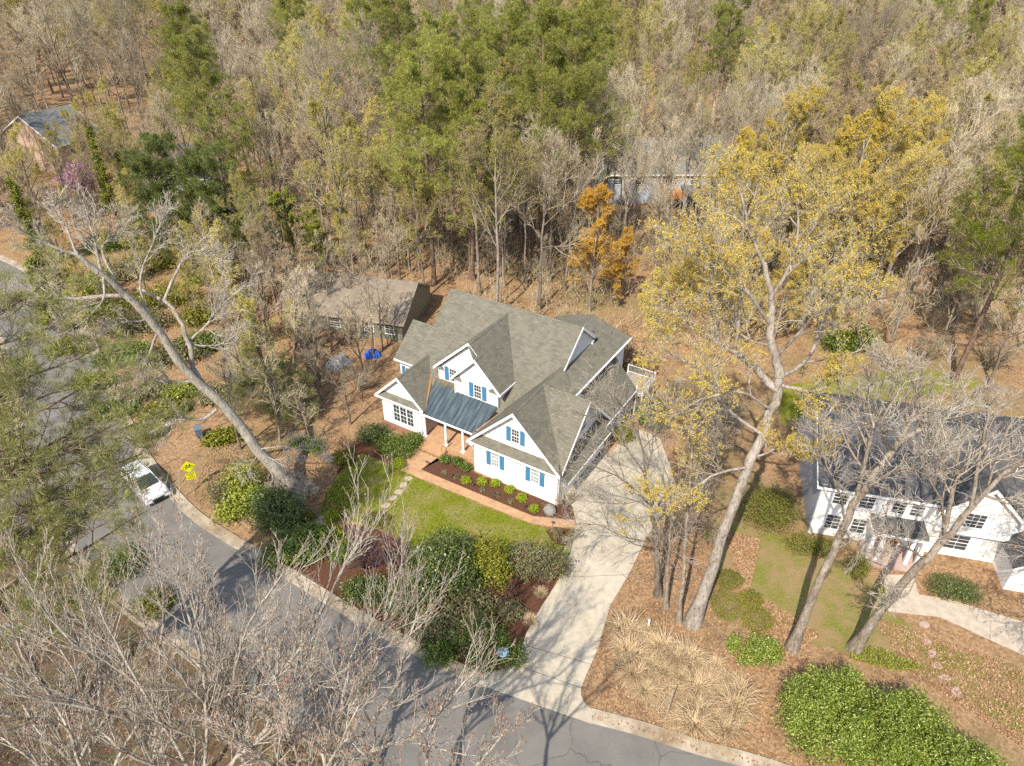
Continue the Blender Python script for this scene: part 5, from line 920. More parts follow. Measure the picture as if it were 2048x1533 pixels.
# scattered leaves, grass blades, ground cover
def scatter(name, polys, n, fn, seed):
    rng = np.random.default_rng(seed); pts = []
    for pl_ in polys:
        P = np.array([p[:2] for p in pl_]); lo_, hi = P.min(0), P.max(0); c = rng.uniform(lo_, hi, (n, 2)); pts.append(c[inpoly(c[:, 0], c[:, 1], P)])
    V, F, m = fn(np.concatenate(pts), rng); o = link(name, mesh_np(name, V, [F], [m])); return kind(o, 'stuff')
def fleaf(sz):
    def f(c, rng):
        n = len(c); V, F = leaves(np.c_[c, np.full(n, .05)+rng.random(n)*.05], sz, rng, 2.2, .7); return V, F, M['leafscrap']
    return f
def fblade(c, rng):
    n = len(c); a = rng.random(n)*6.28; s = np.stack([np.cos(a), np.sin(a), 0*a], 1)*.03; b = np.c_[c, np.full(n, .01)]; t = b+np.c_[rng.normal(size=(n, 2))*.05, rng.uniform(.06, .13, n)]
    V = np.stack([b-s, b+s, t], 1).reshape(-1, 3); return V, np.arange(n*3).reshape(n, 3), M['grassblade']
def fcover(c, rng):
    n = len(c); V, F = leaves(np.c_[c, .05+rng.random(n)*.28], .13, rng, .8, .6); return V, F, M['ivy']
scatter('fallen_leaves', [pxs((1190, 1300), (1300, 1070), (1400, 980), (1440, 1080), (1440, 1240), (1560, 1280), (1560, 1500), (1200, 1415)), pxs((380, 1000), (420, 900), (560, 860), (720, 880), (640, 1000), (560, 1080)), pxs((1500, 1180), (1640, 1270), (1560, 1330), (1500, 1240)), pxs((1450, 1060), (1520, 1080), (1500, 1180), (1480, 1200)), pxs((1740, 1230), (2048, 1340), (2048, 1500), (1800, 1330)), np.concatenate([offs(KB_L[8:45], -.3), offs(KB_L[8:45], .75)[::-1]]), np.concatenate([offs(KB_R[6:], -.5), offs(KB_R[6:], .7)[::-1]])], 9000, fleaf(.13), 61)
def fthatch(c, rng):
    n = len(c); a = rng.random(n)*6.28; d = np.stack([np.cos(a), np.sin(a), rng.normal(size=n)*.25], 1)*rng.uniform(.2, .55, (n, 1)); s = np.stack([-np.sin(a), np.cos(a), 0*a], 1)*.016; b = np.c_[c, .06+rng.random(n)*.3]
    V = np.stack([b-d-s, b-d+s, b+d+s*.4-np.array([0, 0, .05]), b+d-s*.4-np.array([0, 0, .05])], 1).reshape(-1, 3); V[:, 2] = np.maximum(V[:, 2], .02); return V, np.arange(n*4).reshape(n, 4), M['straw']
scatter('dry_thatch', [pxs((1225, 1270), (1290, 1250), (1380, 1310), (1480, 1370), (1500, 1450), (1440, 1480), (1340, 1460), (1250, 1380))], 5200, fthatch, 64)
def fstick(c, rng):
    n = len(c); a = rng.random(n)*6.28; d = np.stack([np.cos(a), np.sin(a), 0*a], 1)*rng.uniform(.2, 1.1, (n, 1)); s = np.stack([-np.sin(a), np.cos(a), 0*a], 1)*.02; b = np.c_[c, np.full(n, .04)]; u = np.array([0, 0, .035])
    V = np.stack([b-d-s, b-d+s, b-d+u, b+d-s*.5, b+d+s*.5, b+d+u], 1).reshape(-1, 3); i = np.arange(n)[:, None]*6
    return V, np.concatenate([i+np.array([[0, 3, 5, 2]]), i+np.array([[2, 5, 4, 1]]), i+np.array([[1, 4, 3, 0]])]), M['bark']
scatter('fallen_twigs', [pxs((1190, 1300), (1300, 1070), (1440, 1000), (1440, 1240), (1560, 1300), (1560, 1500), (1200, 1415)), pxs((300, 1000), (300, 640), (860, 620), (700, 880), (560, 1080)), pxs((1300, 640), (2048, 620), (2048, 780), (1560, 760), (1400, 1000))], 420, fstick, 65)
scatter('grass', [LAWN], 26000, fblade, 62)
scatter('ground_cover', [pxs((650, 985), (700, 955), (720, 1000), (690, 1045), (640, 1030)), pxs((1690, 1290), (1760, 1300), (1850, 1340), (1790, 1345), (1700, 1320))], 3600, fcover, 63)

# ================================================================== LARGE TREES DRAWN LIMB BY LIMB
b0 = G(600, 987)
hero('leaning_tree', 'big leafless tree leaning left over the street, forked pale trunk', 'tree', b0,
    [([b0]+[YD(*p) for p in [(512, 893, 45.6), (430, 796, 45.2), (372, 741, 45), (305, 650, 44.5), (250, 588, 44), (203, 545, 43.5), (156, 510, 43)]], .44, .16),
     L([(430, 796, 45.2), (388, 742, 45.6), (376, 680, 46), (341, 611, 46.5), (274, 576, 47)], .24, .1)],
    [L([(156, 510, 43), (117, 498, 42.5), (50, 470, 42), (10, 440, 41.5)], .14, .03), L([(203, 545, 43.5), (190, 480, 44), (180, 440, 45), (165, 400, 46)], .11, .025), L([(156, 510, 43), (140, 470, 43.5), (125, 430, 44.5), (120, 400, 45)], .09, .02),
     L([(245, 592, 44), (165, 594, 43), (70, 600, 42), (20, 632, 41.5), (-30, 645, 41)], .16, .04), L([(240, 575, 44), (205, 500, 45), (230, 470, 46), (250, 430, 47)], .1, .02),
     L([(325, 610, 46.5), (365, 525, 47.5), (400, 500, 48.5), (450, 512, 49)], .12, .03), L([(372, 690, 46), (410, 650, 47), (440, 610, 48), (500, 560, 49)], .11, .025),
     L([(434, 819, 45), (407, 838, 44.4), (364, 838, 43.8), (325, 854, 43.2), (286, 872, 42.6), (262, 880, 42)], .15, .05), L([(388, 764, 45), (340, 764, 44.2), (282, 755, 43.5), (250, 770, 43)], .11, .03),
     L([(313, 670, 44.5), (301, 713, 44), (298, 750, 43.5), (275, 790, 43)], .09, .025), L([(205, 545, 43.5), (205, 600, 42.5), (150, 655, 42), (130, 640, 41.5)], .09, .02), L([(300, 646, 44.6), (280, 560, 45.5), (310, 480, 47), (330, 430, 48)], .1, .02),
     L([(517, 900, 45.6), (560, 895, 45), (610, 900, 44.5), (645, 908, 44)], .06, .015), L([(520, 905, 45.6), (560, 930, 45), (610, 960, 44.5)], .06, .015), L([(524, 910, 45.6), (545, 955, 45), (548, 985, 44.7)], .05, .012), L([(519, 903, 45.6), (500, 940, 45), (480, 985, 44.6)], .05, .012), L([(524, 910, 45.6), (575, 975, 45), (620, 995, 44.6)], .05, .012),
     L([(290, 640, 44.6), (230, 650, 43.5), (170, 690, 42.5)], .08, .02), L([(376, 690, 46), (440, 690, 47), (490, 660, 48)], .08, .02)],
    401, bark='pale_bark', k=(13, 8, 5), up=.25, lr=(.36, .5, .55), tw=.017, t0=.25, bud='budtwig', nbud=1500)
b0 = G(1384, 1247)
hero('big_oak', 'tall oak with thick pale trunk and golden catkins beside the driveway', 'tree', b0,
    [([b0]+[YD(*p) for p in [(1444, 1075, 33.2), (1490, 950, 33.8), (1524, 873, 34.3), (1551, 802, 34.8), (1559, 755, 35.2)]], .36, .24),
     L([(1559, 755, 35.2), (1551, 716, 35.6), (1540, 669, 36), (1545, 600, 36.5), (1530, 530, 37)], .3, .14), L([(1555, 780, 35), (1500, 728, 35.6), (1469, 704, 36), (1434, 685, 36.4), (1406, 661, 36.8)], .24, .11)],
    [L([(1406, 661, 36.8), (1370, 640, 37), (1330, 600, 37.5), (1300, 590, 38)], .1, .03), L([(1434, 685, 36.4), (1430, 638, 36.8), (1418, 587, 37.3), (1400, 520, 38)], .13, .03), L([(1469, 704, 36), (1478, 640, 36), (1470, 560, 36.4), (1455, 480, 37)], .12, .03),
     L([(1524, 868, 34.3), (1453, 822, 34.6), (1406, 751, 35), (1367, 724, 35.3), (1320, 715, 35.5)], .13, .03), L([(1530, 530, 37), (1500, 470, 37.5), (1480, 400, 38), (1470, 340, 38.6)], .13, .03), L([(1540, 600, 36.5), (1580, 540, 37), (1600, 460, 37.7), (1590, 390, 38.3)], .13, .03),
     L([(1542, 650, 36.2), (1500, 590, 35.4), (1440, 540, 35), (1400, 470, 35)], .12, .03), L([(1559, 755, 35.2), (1610, 720, 36.5), (1650, 640, 38), (1660, 560, 39)], .14, .03), L([(1560, 770, 35.2), (1600, 778, 35), (1645, 775, 34.8), (1690, 735, 34.8)], .12, .03),
     L([(1551, 716, 35.6), (1600, 660, 34.6), (1640, 600, 34), (1700, 560, 34)], .12, .03), L([(1495, 935, 33.8), (1430, 950, 33), (1370, 985, 32.4), (1310, 1005, 32)], .09, .02), L([(1505, 915, 34), (1560, 900, 33.5), (1640, 905, 33.2)], .08, .02), L([(1544, 820, 34.7), (1480, 790, 33.6), (1410, 800, 33), (1350, 830, 32.8)], .1, .025), L([(1540, 690, 35.8), (1480, 670, 37), (1400, 600, 38.5), (1350, 560, 39.5)], .1, .03)],
    402, bark='oak_bark', twig='pale_twig', k=(10, 8, 5), up=.55, lr=(.55, .5, .55), tw=.014, leaf='catkin', nleaf=80000, lsize=.088, extra=2, lmax=6.5)
b0 = G(1582, 1299)
hero('bare_tree', 'leafless tree with straight grey trunk beside the big evergreen, left of two', 'tree', b0,
    [([b0]+[YD(*p) for p in [(1643, 1156, 30.9), (1701, 1021, 31.2), (1738, 964, 31.4), (1798, 884, 31.8)]], .27, .17)],
    [L([(1798, 884, 31.8), (1815, 849, 32), (1830, 800, 32.4), (1840, 730, 33)], .16, .03), L([(1798, 884, 31.8), (1850, 850, 32), (1899, 812, 32.2), (1970, 769, 32.5)], .16, .03), L([(1710, 1008, 31.2), (1732, 912, 31.8), (1750, 860, 32.2), (1741, 812, 32.8), (1745, 750, 33.3)], .13, .03), L([(1720, 990, 31.3), (1790, 945, 31), (1860, 935, 30.8)], .08, .02), L([(1690, 1045, 31.1), (1680, 980, 30.6), (1650, 920, 30.4), (1640, 870, 30.4)], .08, .02),
     L([(1740, 960, 31.4), (1700, 900, 32.5), (1680, 840, 33.4), (1690, 780, 34)], .09, .02), L([(1780, 905, 31.7), (1760, 850, 31), (1790, 790, 31), (1800, 740, 31.3)], .09, .02), L([(1660, 1110, 31), (1700, 1090, 30.3), (1760, 1120, 29.8)], .05, .015)],
    403, bark='bark', k=(11, 8, 6), up=.35, lr=(.48, .5, .55), tw=.015, bud='budtwig', nbud=900)
b0 = G(1706, 1299)
hero('bare_tree', 'leafless forked tree leaning right in front of the columned portico', 'tree', b0,
    [([b0]+[YD(*p) for p in [(1778, 1200, 30.6), (1838, 1132, 30.6), (1881, 1086, 30.7), (1925, 1035, 30.8)]], .30, .19)],
    [L([(1881, 1086, 30.7), (1902, 984, 31.2), (1913, 941, 31.4), (1922, 869, 32), (1925, 800, 32.6)], .17, .03), L([(1925, 1035, 30.8), (1999, 955, 31), (2042, 924, 31.2), (2110, 860, 31.6)], .18, .04), L([(1888, 1075, 30.7), (1880, 1010, 30), (1850, 950, 29.6), (1840, 900, 29.5)], .1, .02), L([(1940, 1020, 30.8), (1960, 930, 31.5), (1980, 860, 32.2), (1990, 800, 32.8)], .12, .03), L([(1850, 1120, 30.6), (1800, 1080, 30.2), (1760, 1010, 30)], .07, .02), L([(1965, 990, 31), (2020, 1010, 30.5), (2080, 1000, 30)], .09, .02), L([(1908, 960, 31.3), (1870, 900, 31.8), (1860, 840, 32.4)], .08, .02), L([(1840, 1130, 30.6), (1810, 1190, 30), (1780, 1180, 29.6)], .05, .012)],
    404, bark='bark', k=(11, 8, 6), up=.35, lr=(.48, .5, .55), tw=.015, bud='budtwig', nbud=900)
b0 = np.array([41.0, 27.5, 0])
hero('bare_tree', 'tree with drooping pale twigs and rusty leaves at the right frame edge', 'tree', b0,
    [([b0]+[b0+np.array(p) for p in [(.2, .1, 5), (.3, .4, 10), (.1, .6, 14)]], .4, .2)],
    [([b0+np.array(p) for p in q], .13, .025) for q in [[(.2, .2, 6), (-3, -.5, 8), (-6, -1, 8.4), (-8.5, -1.5, 7.6)], [(.3, .3, 8), (-3, 1, 10), (-6, 1.5, 10.6), (-9, 1.5, 10)], [(.2, .2, 5), (-2.5, -2, 6.4), (-5, -3, 6.4), (-7, -4, 5.4)], [(.3, .4, 10), (-2, 2, 12), (-5, 3.5, 13), (-8, 4.5, 13)], [(.1, .5, 12), (-2, -1, 15), (-4, -2, 16.5), (-6.5, -2.5, 17)], [(.1, .6, 14), (0, 1, 18), (-1, 1.5, 21), (-2, 2, 23)], [(.2, .3, 7), (-1.5, 2, 8.5), (-4, 4, 9), (-6.5, 5, 8.6)]]],
    405, bark='pale_bark', k=(12, 8, 6), up=-.25, lr=(.5, .5, .55), tw=.014, leaf='deadleaf', nleaf=1500, lsize=.14)
b0 = G(1316, 1190)
hero('bare_tree', 'small leafless tree at the driveway edge whose twigs hang over the garage roof', 'tree', b0,
    [([b0]+[YD(*p) for p in [(1313, 1110, 35.1), (1304, 1015, 35.4), (1290, 950, 35.8)]], .22, .12), L([(1306, 1030, 35.4), (1345, 970, 35.2), (1372, 930, 35)], .1, .05)],
    [L([(1304, 1015, 35.4), (1250, 960, 36), (1190, 930, 36.6), (1130, 925, 37.2)], .07, .015), L([(1290, 950, 35.8), (1240, 880, 36.6), (1190, 840, 37.4), (1150, 825, 38)], .07, .015), L([(1290, 950, 35.8), (1280, 880, 36.4), (1250, 820, 37.2), (1210, 780, 38)], .07, .015), L([(1290, 950, 35.8), (1310, 880, 36.2), (1320, 820, 36.8)], .06, .015), L([(1312, 1090, 35.1), (1250, 1075, 35.2), (1190, 1050, 35.4), (1150, 1060, 35.5)], .06, .012), L([(1372, 930, 35), (1390, 870, 35.2), (1400, 810, 35.6)], .05, .012), L([(1313, 1120, 35.1), (1340, 1060, 34.6), (1360, 1010, 34.4)], .05, .012), L([(1300, 1000, 35.4), (1230, 1010, 35.6), (1160, 1000, 36)], .05, .012)],
    406, bark='bark', k=(12, 9, 6), up=.1, lr=(.6, .52, .5), tw=.0105, t0=.15)
for i, ((x, y), tp, lb) in enumerate([((1357, 1247), [(1366, 1160, 33.1), (1373, 1064, 33.4), (1380, 960, 33.8), (1384, 880, 34.2)], 'thin leafless tree just left of the big oak trunk'), ((1332, 1215), [(1336, 1130, 34.2), (1342, 1040, 34.5), (1338, 960, 34.8)], 'thin leafless sapling between driveway and oak')]):
    b0 = G(x, y); q = tp[-2]; e = tp[-1]
    hero('thin_tree', lb, 'tree', b0, [([b0]+[YD(*p) for p in tp], .15, .05)], [L([tp[0], (tp[0][0]-35, tp[0][1]-60, tp[0][2]), (tp[0][0]-60, tp[0][1]-100, tp[0][2])], .04, .012), L([tp[1], (tp[1][0]+40, tp[1][1]-60, tp[1][2]), (tp[1][0]+70, tp[1][1]-120, tp[1][2])], .04, .012), L([tp[1], (tp[1][0]-40, tp[1][1]-50, tp[1][2]+.5), (tp[1][0]-80, tp[1][1]-60, tp[1][2]+1)], .04, .012), L([e, (e[0]-20, e[1]-60, e[2]+.5), (e[0]-25, e[1]-110, e[2]+.8)], .04, .012), L([q, (q[0]+30, q[1]-90, q[2]+.5), (q[0]+50, q[1]-140, q[2]+.8)], .04, .012)], 410+i, bark='bark', k=(6, 6, 4), tw=.010)
# leafless trees across the street, closest to the camera
def fg(lb, base, fork, stems, seed, r=.28, k=(13, 7, 4)):
    b0 = np.array([*base, 0.]); f = YD(*fork)
    hero('bare_tree', lb, 'tree', b0, [([b0, b0*.45+f*.55+np.array([0, 0, -.4]), f], r, r*.37)], [([f]+[YD(*p) for p in s], r*.36, .02) for s in stems], seed, bark='pale_bark', k=k, ang=.5, up=.6, lr=(.36, .45, .5), tw=.0105, t0=.06, wig=.5, lmax=4.2, bud='budtwig', nbud=2500)
fg('pale leafless tree with many upright limbs rising from the bottom edge', (-8.6, 15.2), (483, 1510, 16.5), [[(506, 1399, 17), (532, 1304, 17.6), (540, 1216, 18.2)], [(513, 1391, 16.7), (593, 1311, 17.2), (665, 1197, 17.8), (696, 1132, 18.2), (730, 1083, 18.5)], [(456, 1433, 17), (426, 1330, 17.6), (407, 1197, 18.3), (398, 1100, 19)], [(475, 1420, 16.2), (470, 1330, 16.2), (500, 1230, 16.5), (560, 1130, 17)], [(560, 1440, 16), (640, 1380, 15.8), (720, 1320, 15.8), (790, 1250, 16)], [(440, 1450, 15.6), (380, 1380, 15.2), (330, 1320, 15)], [(490, 1420, 17.5), (480, 1330, 18.6), (470, 1250, 19.6)]], 421)
fg('pale leafless tree spreading widely at the lower left corner', (-14.2, 16.2), (304, 1520, 17), [[(247, 1406, 17.2), (182, 1330, 17.4), (125, 1273, 17.6), (76, 1208, 17.8), (38, 1140, 18.2)], [(316, 1406, 17.6), (312, 1311, 18.2), (319, 1178, 19), (300, 1120, 19.6)], [(340, 1420, 16.6), (411, 1330, 16.8), (392, 1240, 17.4), (360, 1150, 18)], [(260, 1440, 16), (150, 1400, 15.4), (60, 1380, 15), (0, 1340, 15)], [(280, 1420, 18), (240, 1340, 19), (200, 1260, 20), (170, 1180, 21)], [(370, 1450, 16.2), (450, 1390, 16), (540, 1360, 16), (620, 1290, 16.4)]], 422)
fg('slim leafless tree in the bottom left corner, cut by the frame', (-19.2, 17.0), (150, 1530, 17.5), [[(76, 1463, 17.6), (19, 1387, 17.8), (-30, 1320, 18)], [(160, 1440, 18), (150, 1360, 18.6), (110, 1290, 19.2), (90, 1220, 20)], [(100, 1450, 16.6), (40, 1440, 16), (-20, 1430, 15.8)], [(190, 1460, 17), (240, 1400, 17), (260, 1330, 17.4)]], 423, r=.24)
fg('leafless tree whose long limbs reach over the street at bottom centre', (-3.4, 14.6), (655, 1545, 15.6), [[(703, 1425, 16), (750, 1292, 16.8), (780, 1200, 17.4), (800, 1130, 18)], [(720, 1470, 15.4), (775, 1387, 15.6), (802, 1292, 16.2), (820, 1215, 16.8)], [(640, 1440, 16.4), (620, 1350, 17.2), (600, 1270, 18)], [(740, 1500, 14.8), (832, 1470, 14.8), (878, 1424, 15), (925, 1370, 15.4), (960, 1330, 15.6)], [(680, 1440, 14.8), (690, 1350, 14.9), (720, 1280, 15.2)]], 424, r=.27)
fg('leafless tree casting limb shadows on the driveway, mostly below the frame', (1.2, 12.6), (880, 1640, 13.5), [[(860, 1560, 13.6), (850, 1480, 13.9), (870, 1430, 14.2)], [(930, 1560, 13.2), (985, 1500, 13.2), (1010, 1470, 13.3)], [(800, 1570, 13.5), (740, 1520, 13.6), (700, 1480, 13.8)]], 425, r=.26, k=(11, 7, 4))
fg('leafless tree with fine upright twigs between the two spreading trees at lower left', (-10.6, 13.6), (404, 1590, 14.6), [[(414, 1482, 15), (411, 1387, 15.6), (392, 1273, 16.4), (365, 1178, 17), (354, 1074, 17.8)], [(350, 1500, 14.6), (300, 1420, 15), (230, 1300, 15.8), (180, 1210, 16.6)], [(470, 1520, 14.4), (560, 1440, 14.6), (610, 1340, 15.2)], [(330, 1540, 14.2), (250, 1500, 14), (180, 1450, 14.2)]], 426, r=.24)
fg('leafless tree low in the bottom left corner, limbs sweeping to the left edge', (-16.0, 14.0), (190, 1620, 15), [[(160, 1517, 15.2), (120, 1420, 15.8), (60, 1330, 16.4), (20, 1240, 17)], [(230, 1530, 15), (280, 1450, 15.4), (300, 1370, 16)], [(110, 1560, 14.8), (40, 1500, 15), (-30, 1450, 15.2)], [(180, 1500, 15.8), (200, 1400, 16.6), (190, 1320, 17.4), (150, 1150, 18.6)]], 427, r=.24)
fg('leafless tree rising at the bottom edge before the street, twigs over the kerb', (-5.4, 12.4), (590, 1640, 13.4), [[(600, 1540, 13.6), (570, 1450, 14.2), (540, 1360, 15)], [(640, 1560, 13.4), (690, 1480, 13.8), (740, 1400, 14.4)], [(560, 1560, 13), (510, 1500, 13.2), (460, 1450, 13.6)]], 428, r=.22)
# pine at the left, trunk outside the frame
def fgpine(lb, base, seed, h, r0, targets):
    rng = np.random.default_rng(seed); b0 = np.array([*base, 0.]); T = resample([(0, 0, -.2), (.3, .2, h*.4), (.2, .5, h*.75), (.3, .6, h)], 14); R = np.linspace(r0, .06, 14); tr = Acc(); tr.tub(T[None], R[None], 10)
    P1 = []
    for tpx in targets:
        e = YD(*tpx)-b0; z0 = max(4, e[2]-rng.uniform(.5, 3)); j = np.argmin(abs(T[:, 2]-z0)); s = T[j]; m = s*.5+e*.5+np.array([0, 0, rng.uniform(-.4, .5)]); P1.append(resample([s, m, e], 9)+rng.normal(size=(9, 3))*.06)
    P1 = np.array(P1); R1 = np.tile(np.linspace(.11, .025, 9), (len(P1), 1)); tr.tub(P1, R1, 6)
    P2, R2 = spawn(P1, R1, 12, .25, 1, .85, .3, .6, 4, .3, .16, rng, .014, .3, .6, 2.6); cr = Acc(); cr.tub(P2, R2, 4)
    P3, R3 = spawn(P2, R2, 6, .25, 1, .75, .5, .7, 2, .45, .16, rng, .011, .3, .3, 1.0); cr.tub(P3, R3, 4)
    c = np.concatenate([P3[:, -1], P2[:, -1], P1[:, -1]]); ax = nrm(np.concatenate([P3[:, -1]-P3[:, -2], P2[:, -1]-P2[:, -2], P1[:, -1]-P1[:, -2]])+np.array([0, 0, .4])); kp = rng.random(len(c)) < .72
    cr.add(*tufts(c[kp], ax[kp], 40, .5, .03, rng, .75), 1); cc = c[kp][rng.random(kp.sum()) < .35]; cr.add(*leaves(cc+np.array([0, 0, .06]), .11, rng, .5), 2)
    t = thing('pine_tree', lb, 'tree', b0); link('trunk', tr.mesh('trunk', [M['pine_bark']], True), t); link('crown', cr.mesh('crown', [M['bark'], M['needle_soft'], M['tanbud']]), t)
fgpine('long needled pine reaching in from the left frame edge over the street', (-27.5, 25.0), 431, 25, .3,
    [(x, y, d) for x, y, d in [(120, 650, 31), (200, 690, 31.5), (60, 720, 30), (250, 745, 31), (140, 770, 30), (280, 830, 30.5), (40, 820, 29), (190, 850, 29.5), (90, 900, 28.5), (250, 930, 29), (20, 950, 27.5), (160, 980, 28), (60, 1030, 26.5), (220, 1040, 27.5), (120, 1090, 26.5), (20, 1110, 25.5), (180, 1140, 26.5), (70, 1180, 25.5), (140, 1220, 25.5), (230, 1010, 28.5), (230, 900, 29.5), (262, 945, 29.8), (300, 1015, 29.6), (285, 905, 30.2), (100, 560, 32), (30, 600, 31), (300, 760, 32), (340, 820, 31), (60, 1240, 25), (210, 1190, 26.5)]])
fgpine('small pine with soft green boughs among bare trees left of the house', (-23.6, 56.5), 432, 9.5, .14,
    [(x, y, d) for x, y, d in [(500, 720, 56), (560, 730, 56.5), (610, 760, 57), (480, 760, 55.5), (540, 770, 55.5), (590, 800, 55.5), (620, 810, 56), (470, 800, 55), (520, 820, 54.8), (570, 840, 54.8), (600, 835, 55.2), (450, 830, 55)]])

# ================================================================== TREES STANDING AT KNOWN SPOTS
PINES = [pine_proto(500+i, 28+i, .30, c0, sp) for i, (c0, sp) in enumerate([(.28, 6.6), (.38, 7.0), (.33, 6.2), (.42, 6.8)])]
PINEB = [pine_proto(520, 27, .3, .36, 7.5, nb=58, ntuft=12, mat='needle_bright', conic=.25)]
YPINE = [pine_proto(530+i, 13, .2, .08, 4.0, nb=64, ntuft=9, mat='needle_dark', conic=.55) for i in range(2)]
CEDAR = [conifer_proto(540, 13, 1.9), conifer_proto(541, 13, 2.2)]
OAKS = [bare_proto(550+i, 25, .36, (16, 8, 7, 6), .26, .62, .40, .75, 'catkin', 60000, .105, 'oak_bark', 'pale_twig', .021) for i in range(2)]+[bare_proto(555, 20, .24, (18, 8, 7, 6), .10, .75, .40, .65, 'catkin', 54000, .10, 'oak_bark', 'pale_twig', .018)]
ORANGE = [bare_proto(560, 13, .14, (18, 7, 5, 4), .18, .8, .30, .45, 'orangebud', 36000, .105, 'bark', 'twig', .014)]
YGREEN = [bare_proto(570+i, 12, .16, (15, 7, 6, 4), .15, .75, .34, .55, 'ivy', 26000, .15, 'bark', 'twig', .014) for i in range(2)]
rng = np.random.default_rng(11)
PL = 'tall pine behind the white house, '
for i, (x, y, s_, k_, lb) in enumerate([(945, 560, 1.0, 0, 'trunk rising straight above its ridge'), (868, 570, .98, 1, 'leftmost of the group'), (1075, 520, 1.03, 2, 'near the orange young tree'), (1128, 545, 1.0, 3, 'trunk beside the orange young tree'), (1010, 470, 1.02, 1, 'in the middle of the group'), (900, 450, .95, 2, 'in front of the cream house'), (1160, 400, 1.0, 0, 'rightmost, by the pale blue house'), (820, 420, .98, 3, 'farther back at the left of the group'), (1090, 390, 1.0, 2, 'farther back, left of the pale blue house'), (960, 360, 1.0, 0, 'directly in front of the cream house roof'), (780, 330, 1.0, 1, 'far back at the left edge of the group'), (1040, 300, 1.02, 3, 'far back in the middle'), (740, 250, 1.0, 0, 'far back, left, its top cut by the frame'), (1180, 280, .95, 1, 'far back behind the pale blue house')]):
    stand('pine_tree', PL+lb, 'tree', PINES[k_], G(x, y), rng.random()*6.28, s_, 'tall pines behind the white house')
stand('pine_tree', 'tall bright green pine at the right frame edge', 'tree', PINEB[0], (46.5, 63.5, 0), .5, .98)
stand('pine_tree', 'dark tall pine at upper right above the golden oaks', 'tree', PINES[2], G(1420, 300), 1.0, 1.0)
stand('pine_tree', 'tall dark pine at upper left with bare lower trunk', 'tree', PINES[0], G(470, 480), 2.0, .98)
stand('pine_tree', 'slender tall pine next to the dark pine at upper left', 'tree', PINES[3], G(440, 400), 3.0, .92)
stand('pine_tree', 'slim pine at top centre left between bare trees', 'tree', PINES[1], G(620, 280), 3.0, .95)
stand('young_pine', 'bushy dark young pine in front of the grey roofed house', 'tree', YPINE[0], G(365, 545), 1, 1.25)
stand('young_pine', 'bushy young pine just right of the other bushy pine', 'tree', YPINE[1], G(455, 535), 2, 1.15)
stand('cedar_tree', 'tall narrow cedar right of the magenta redbud', 'tree', CEDAR[0], G(235, 440), 1, 1.12)
stand('cedar_tree', 'narrow olive cedar nearest the left frame edge', 'tree', CEDAR[1], G(85, 530), 2, .95)
stand('cedar_tree', 'broad shaggy cedar beside the street at the left', 'tree', CEDAR[1], G(120, 660), 3, (1.5, 1.5, .72))
stand('cedar_tree', 'short dark cedar behind the narrow cedar pair', 'tree', CEDAR[0], G(270, 430), 3, .8)
for i, (x, y, s_, lb) in enumerate([(530, 560, 1.0, 'left of the brown roofed house, leftmost of three'), (585, 545, .95, 'above the brown roof, middle of three'), (640, 560, .8, 'above the brown roof, rightmost of three'), ]):
    stand('leafing_tree', 'small tree with yellow green leaves '+lb, 'tree', YGREEN[i % 2], G(x, y), i*1.3, s_)
stand('orange_tree', 'young tree covered in orange new leaves behind the white house', 'tree', ORANGE[0], G(1178, 625), 0, 1.25)
stand('orange_tree', 'smaller orange leaved tree right of the larger orange tree', 'tree', ORANGE[0], G(1236, 615), 2, .8)
for i, (x, y, s_, lb) in enumerate([(1636, 684, 1.0, 'left of two close pale trunks'), (1665, 676, 1.02, 'right of two close pale trunks'), (1598, 655, .95, 'just left of the paired pale trunks'), (1500, 600, .95, 'behind the big driveway oak'), (1420, 610, .85, 'near the pale blue house'), (1760, 600, .9, 'right of the golden group'), (1560, 520, .95, 'farther back in the group'), (1455, 690, .72, 'low crowned, left of the driveway oak crown'), (1545, 690, .62, 'low crowned, behind the driveway oak fork'), (1350, 660, .6, 'low crowned, behind the white house wing'), (1730, 640, .7, 'low crowned, right of the pair'), (1500, 560, .9, 'low crowned, far behind the driveway')]):
    stand('golden_oak', 'oak with golden catkins and pale trunk, '+lb, 'tree', OAKS[i % 2] if i < 7 else OAKS[2], G(x, y), i*1.1, s_, 'golden oaks on the slope')
# bare woodland trees
VEIL = [(1205, 470, .95), (1265, 505, 1.0), (1325, 520, .9), (1385, 485, 1.0), (1240, 560, .85), (1305, 575, .9), (1175, 520, 1.0), (1410, 540, .9)]
VEIL2 = [(90, 470, .7), (150, 455, .6), (215, 415, .75), (60, 440, .8), (255, 395, .8), (300, 470, .7)]
VEIL3 = [(560, 640, .6), (620, 655, .55), (690, 630, .6), (740, 600, .7), (790, 620, .6), (850, 600, .75), (530, 600, .65), (840, 545, .8)]
BARE = [bare_proto(600+i, 24+1.5*(i % 3), .22+.03*(i % 2), (15, 8, 6, 5), .34+.04*(i % 3), .68, .36, .55, tw=.0155) for i in range(5)]
OLIVE = [bare_proto(620+i, 22+3*i, .22, (14, 7, 6, 5), .34, .68, .35, .55, 'olivebud', 24000, .115, tw=.0155) for i in range(2)]
TAN = [bare_proto(630+i, 20+3*i, .22, (14, 7, 6, 5), .36, .68, .35, .55, 'tanbud', 16000, .11, tw=.0155) for i in range(2)]
SLIM = [bare_proto(640+i, 17+2*i, .13, (12, 6, 5, 4), .4, .6, .26, .65, tw=.013) for i in range(3)]
SMALL = [bare_proto(650+i, 9.5, .12, (11, 6, 5, 4), .22, .65, .36, .5, tw=.011) for i in range(3)]
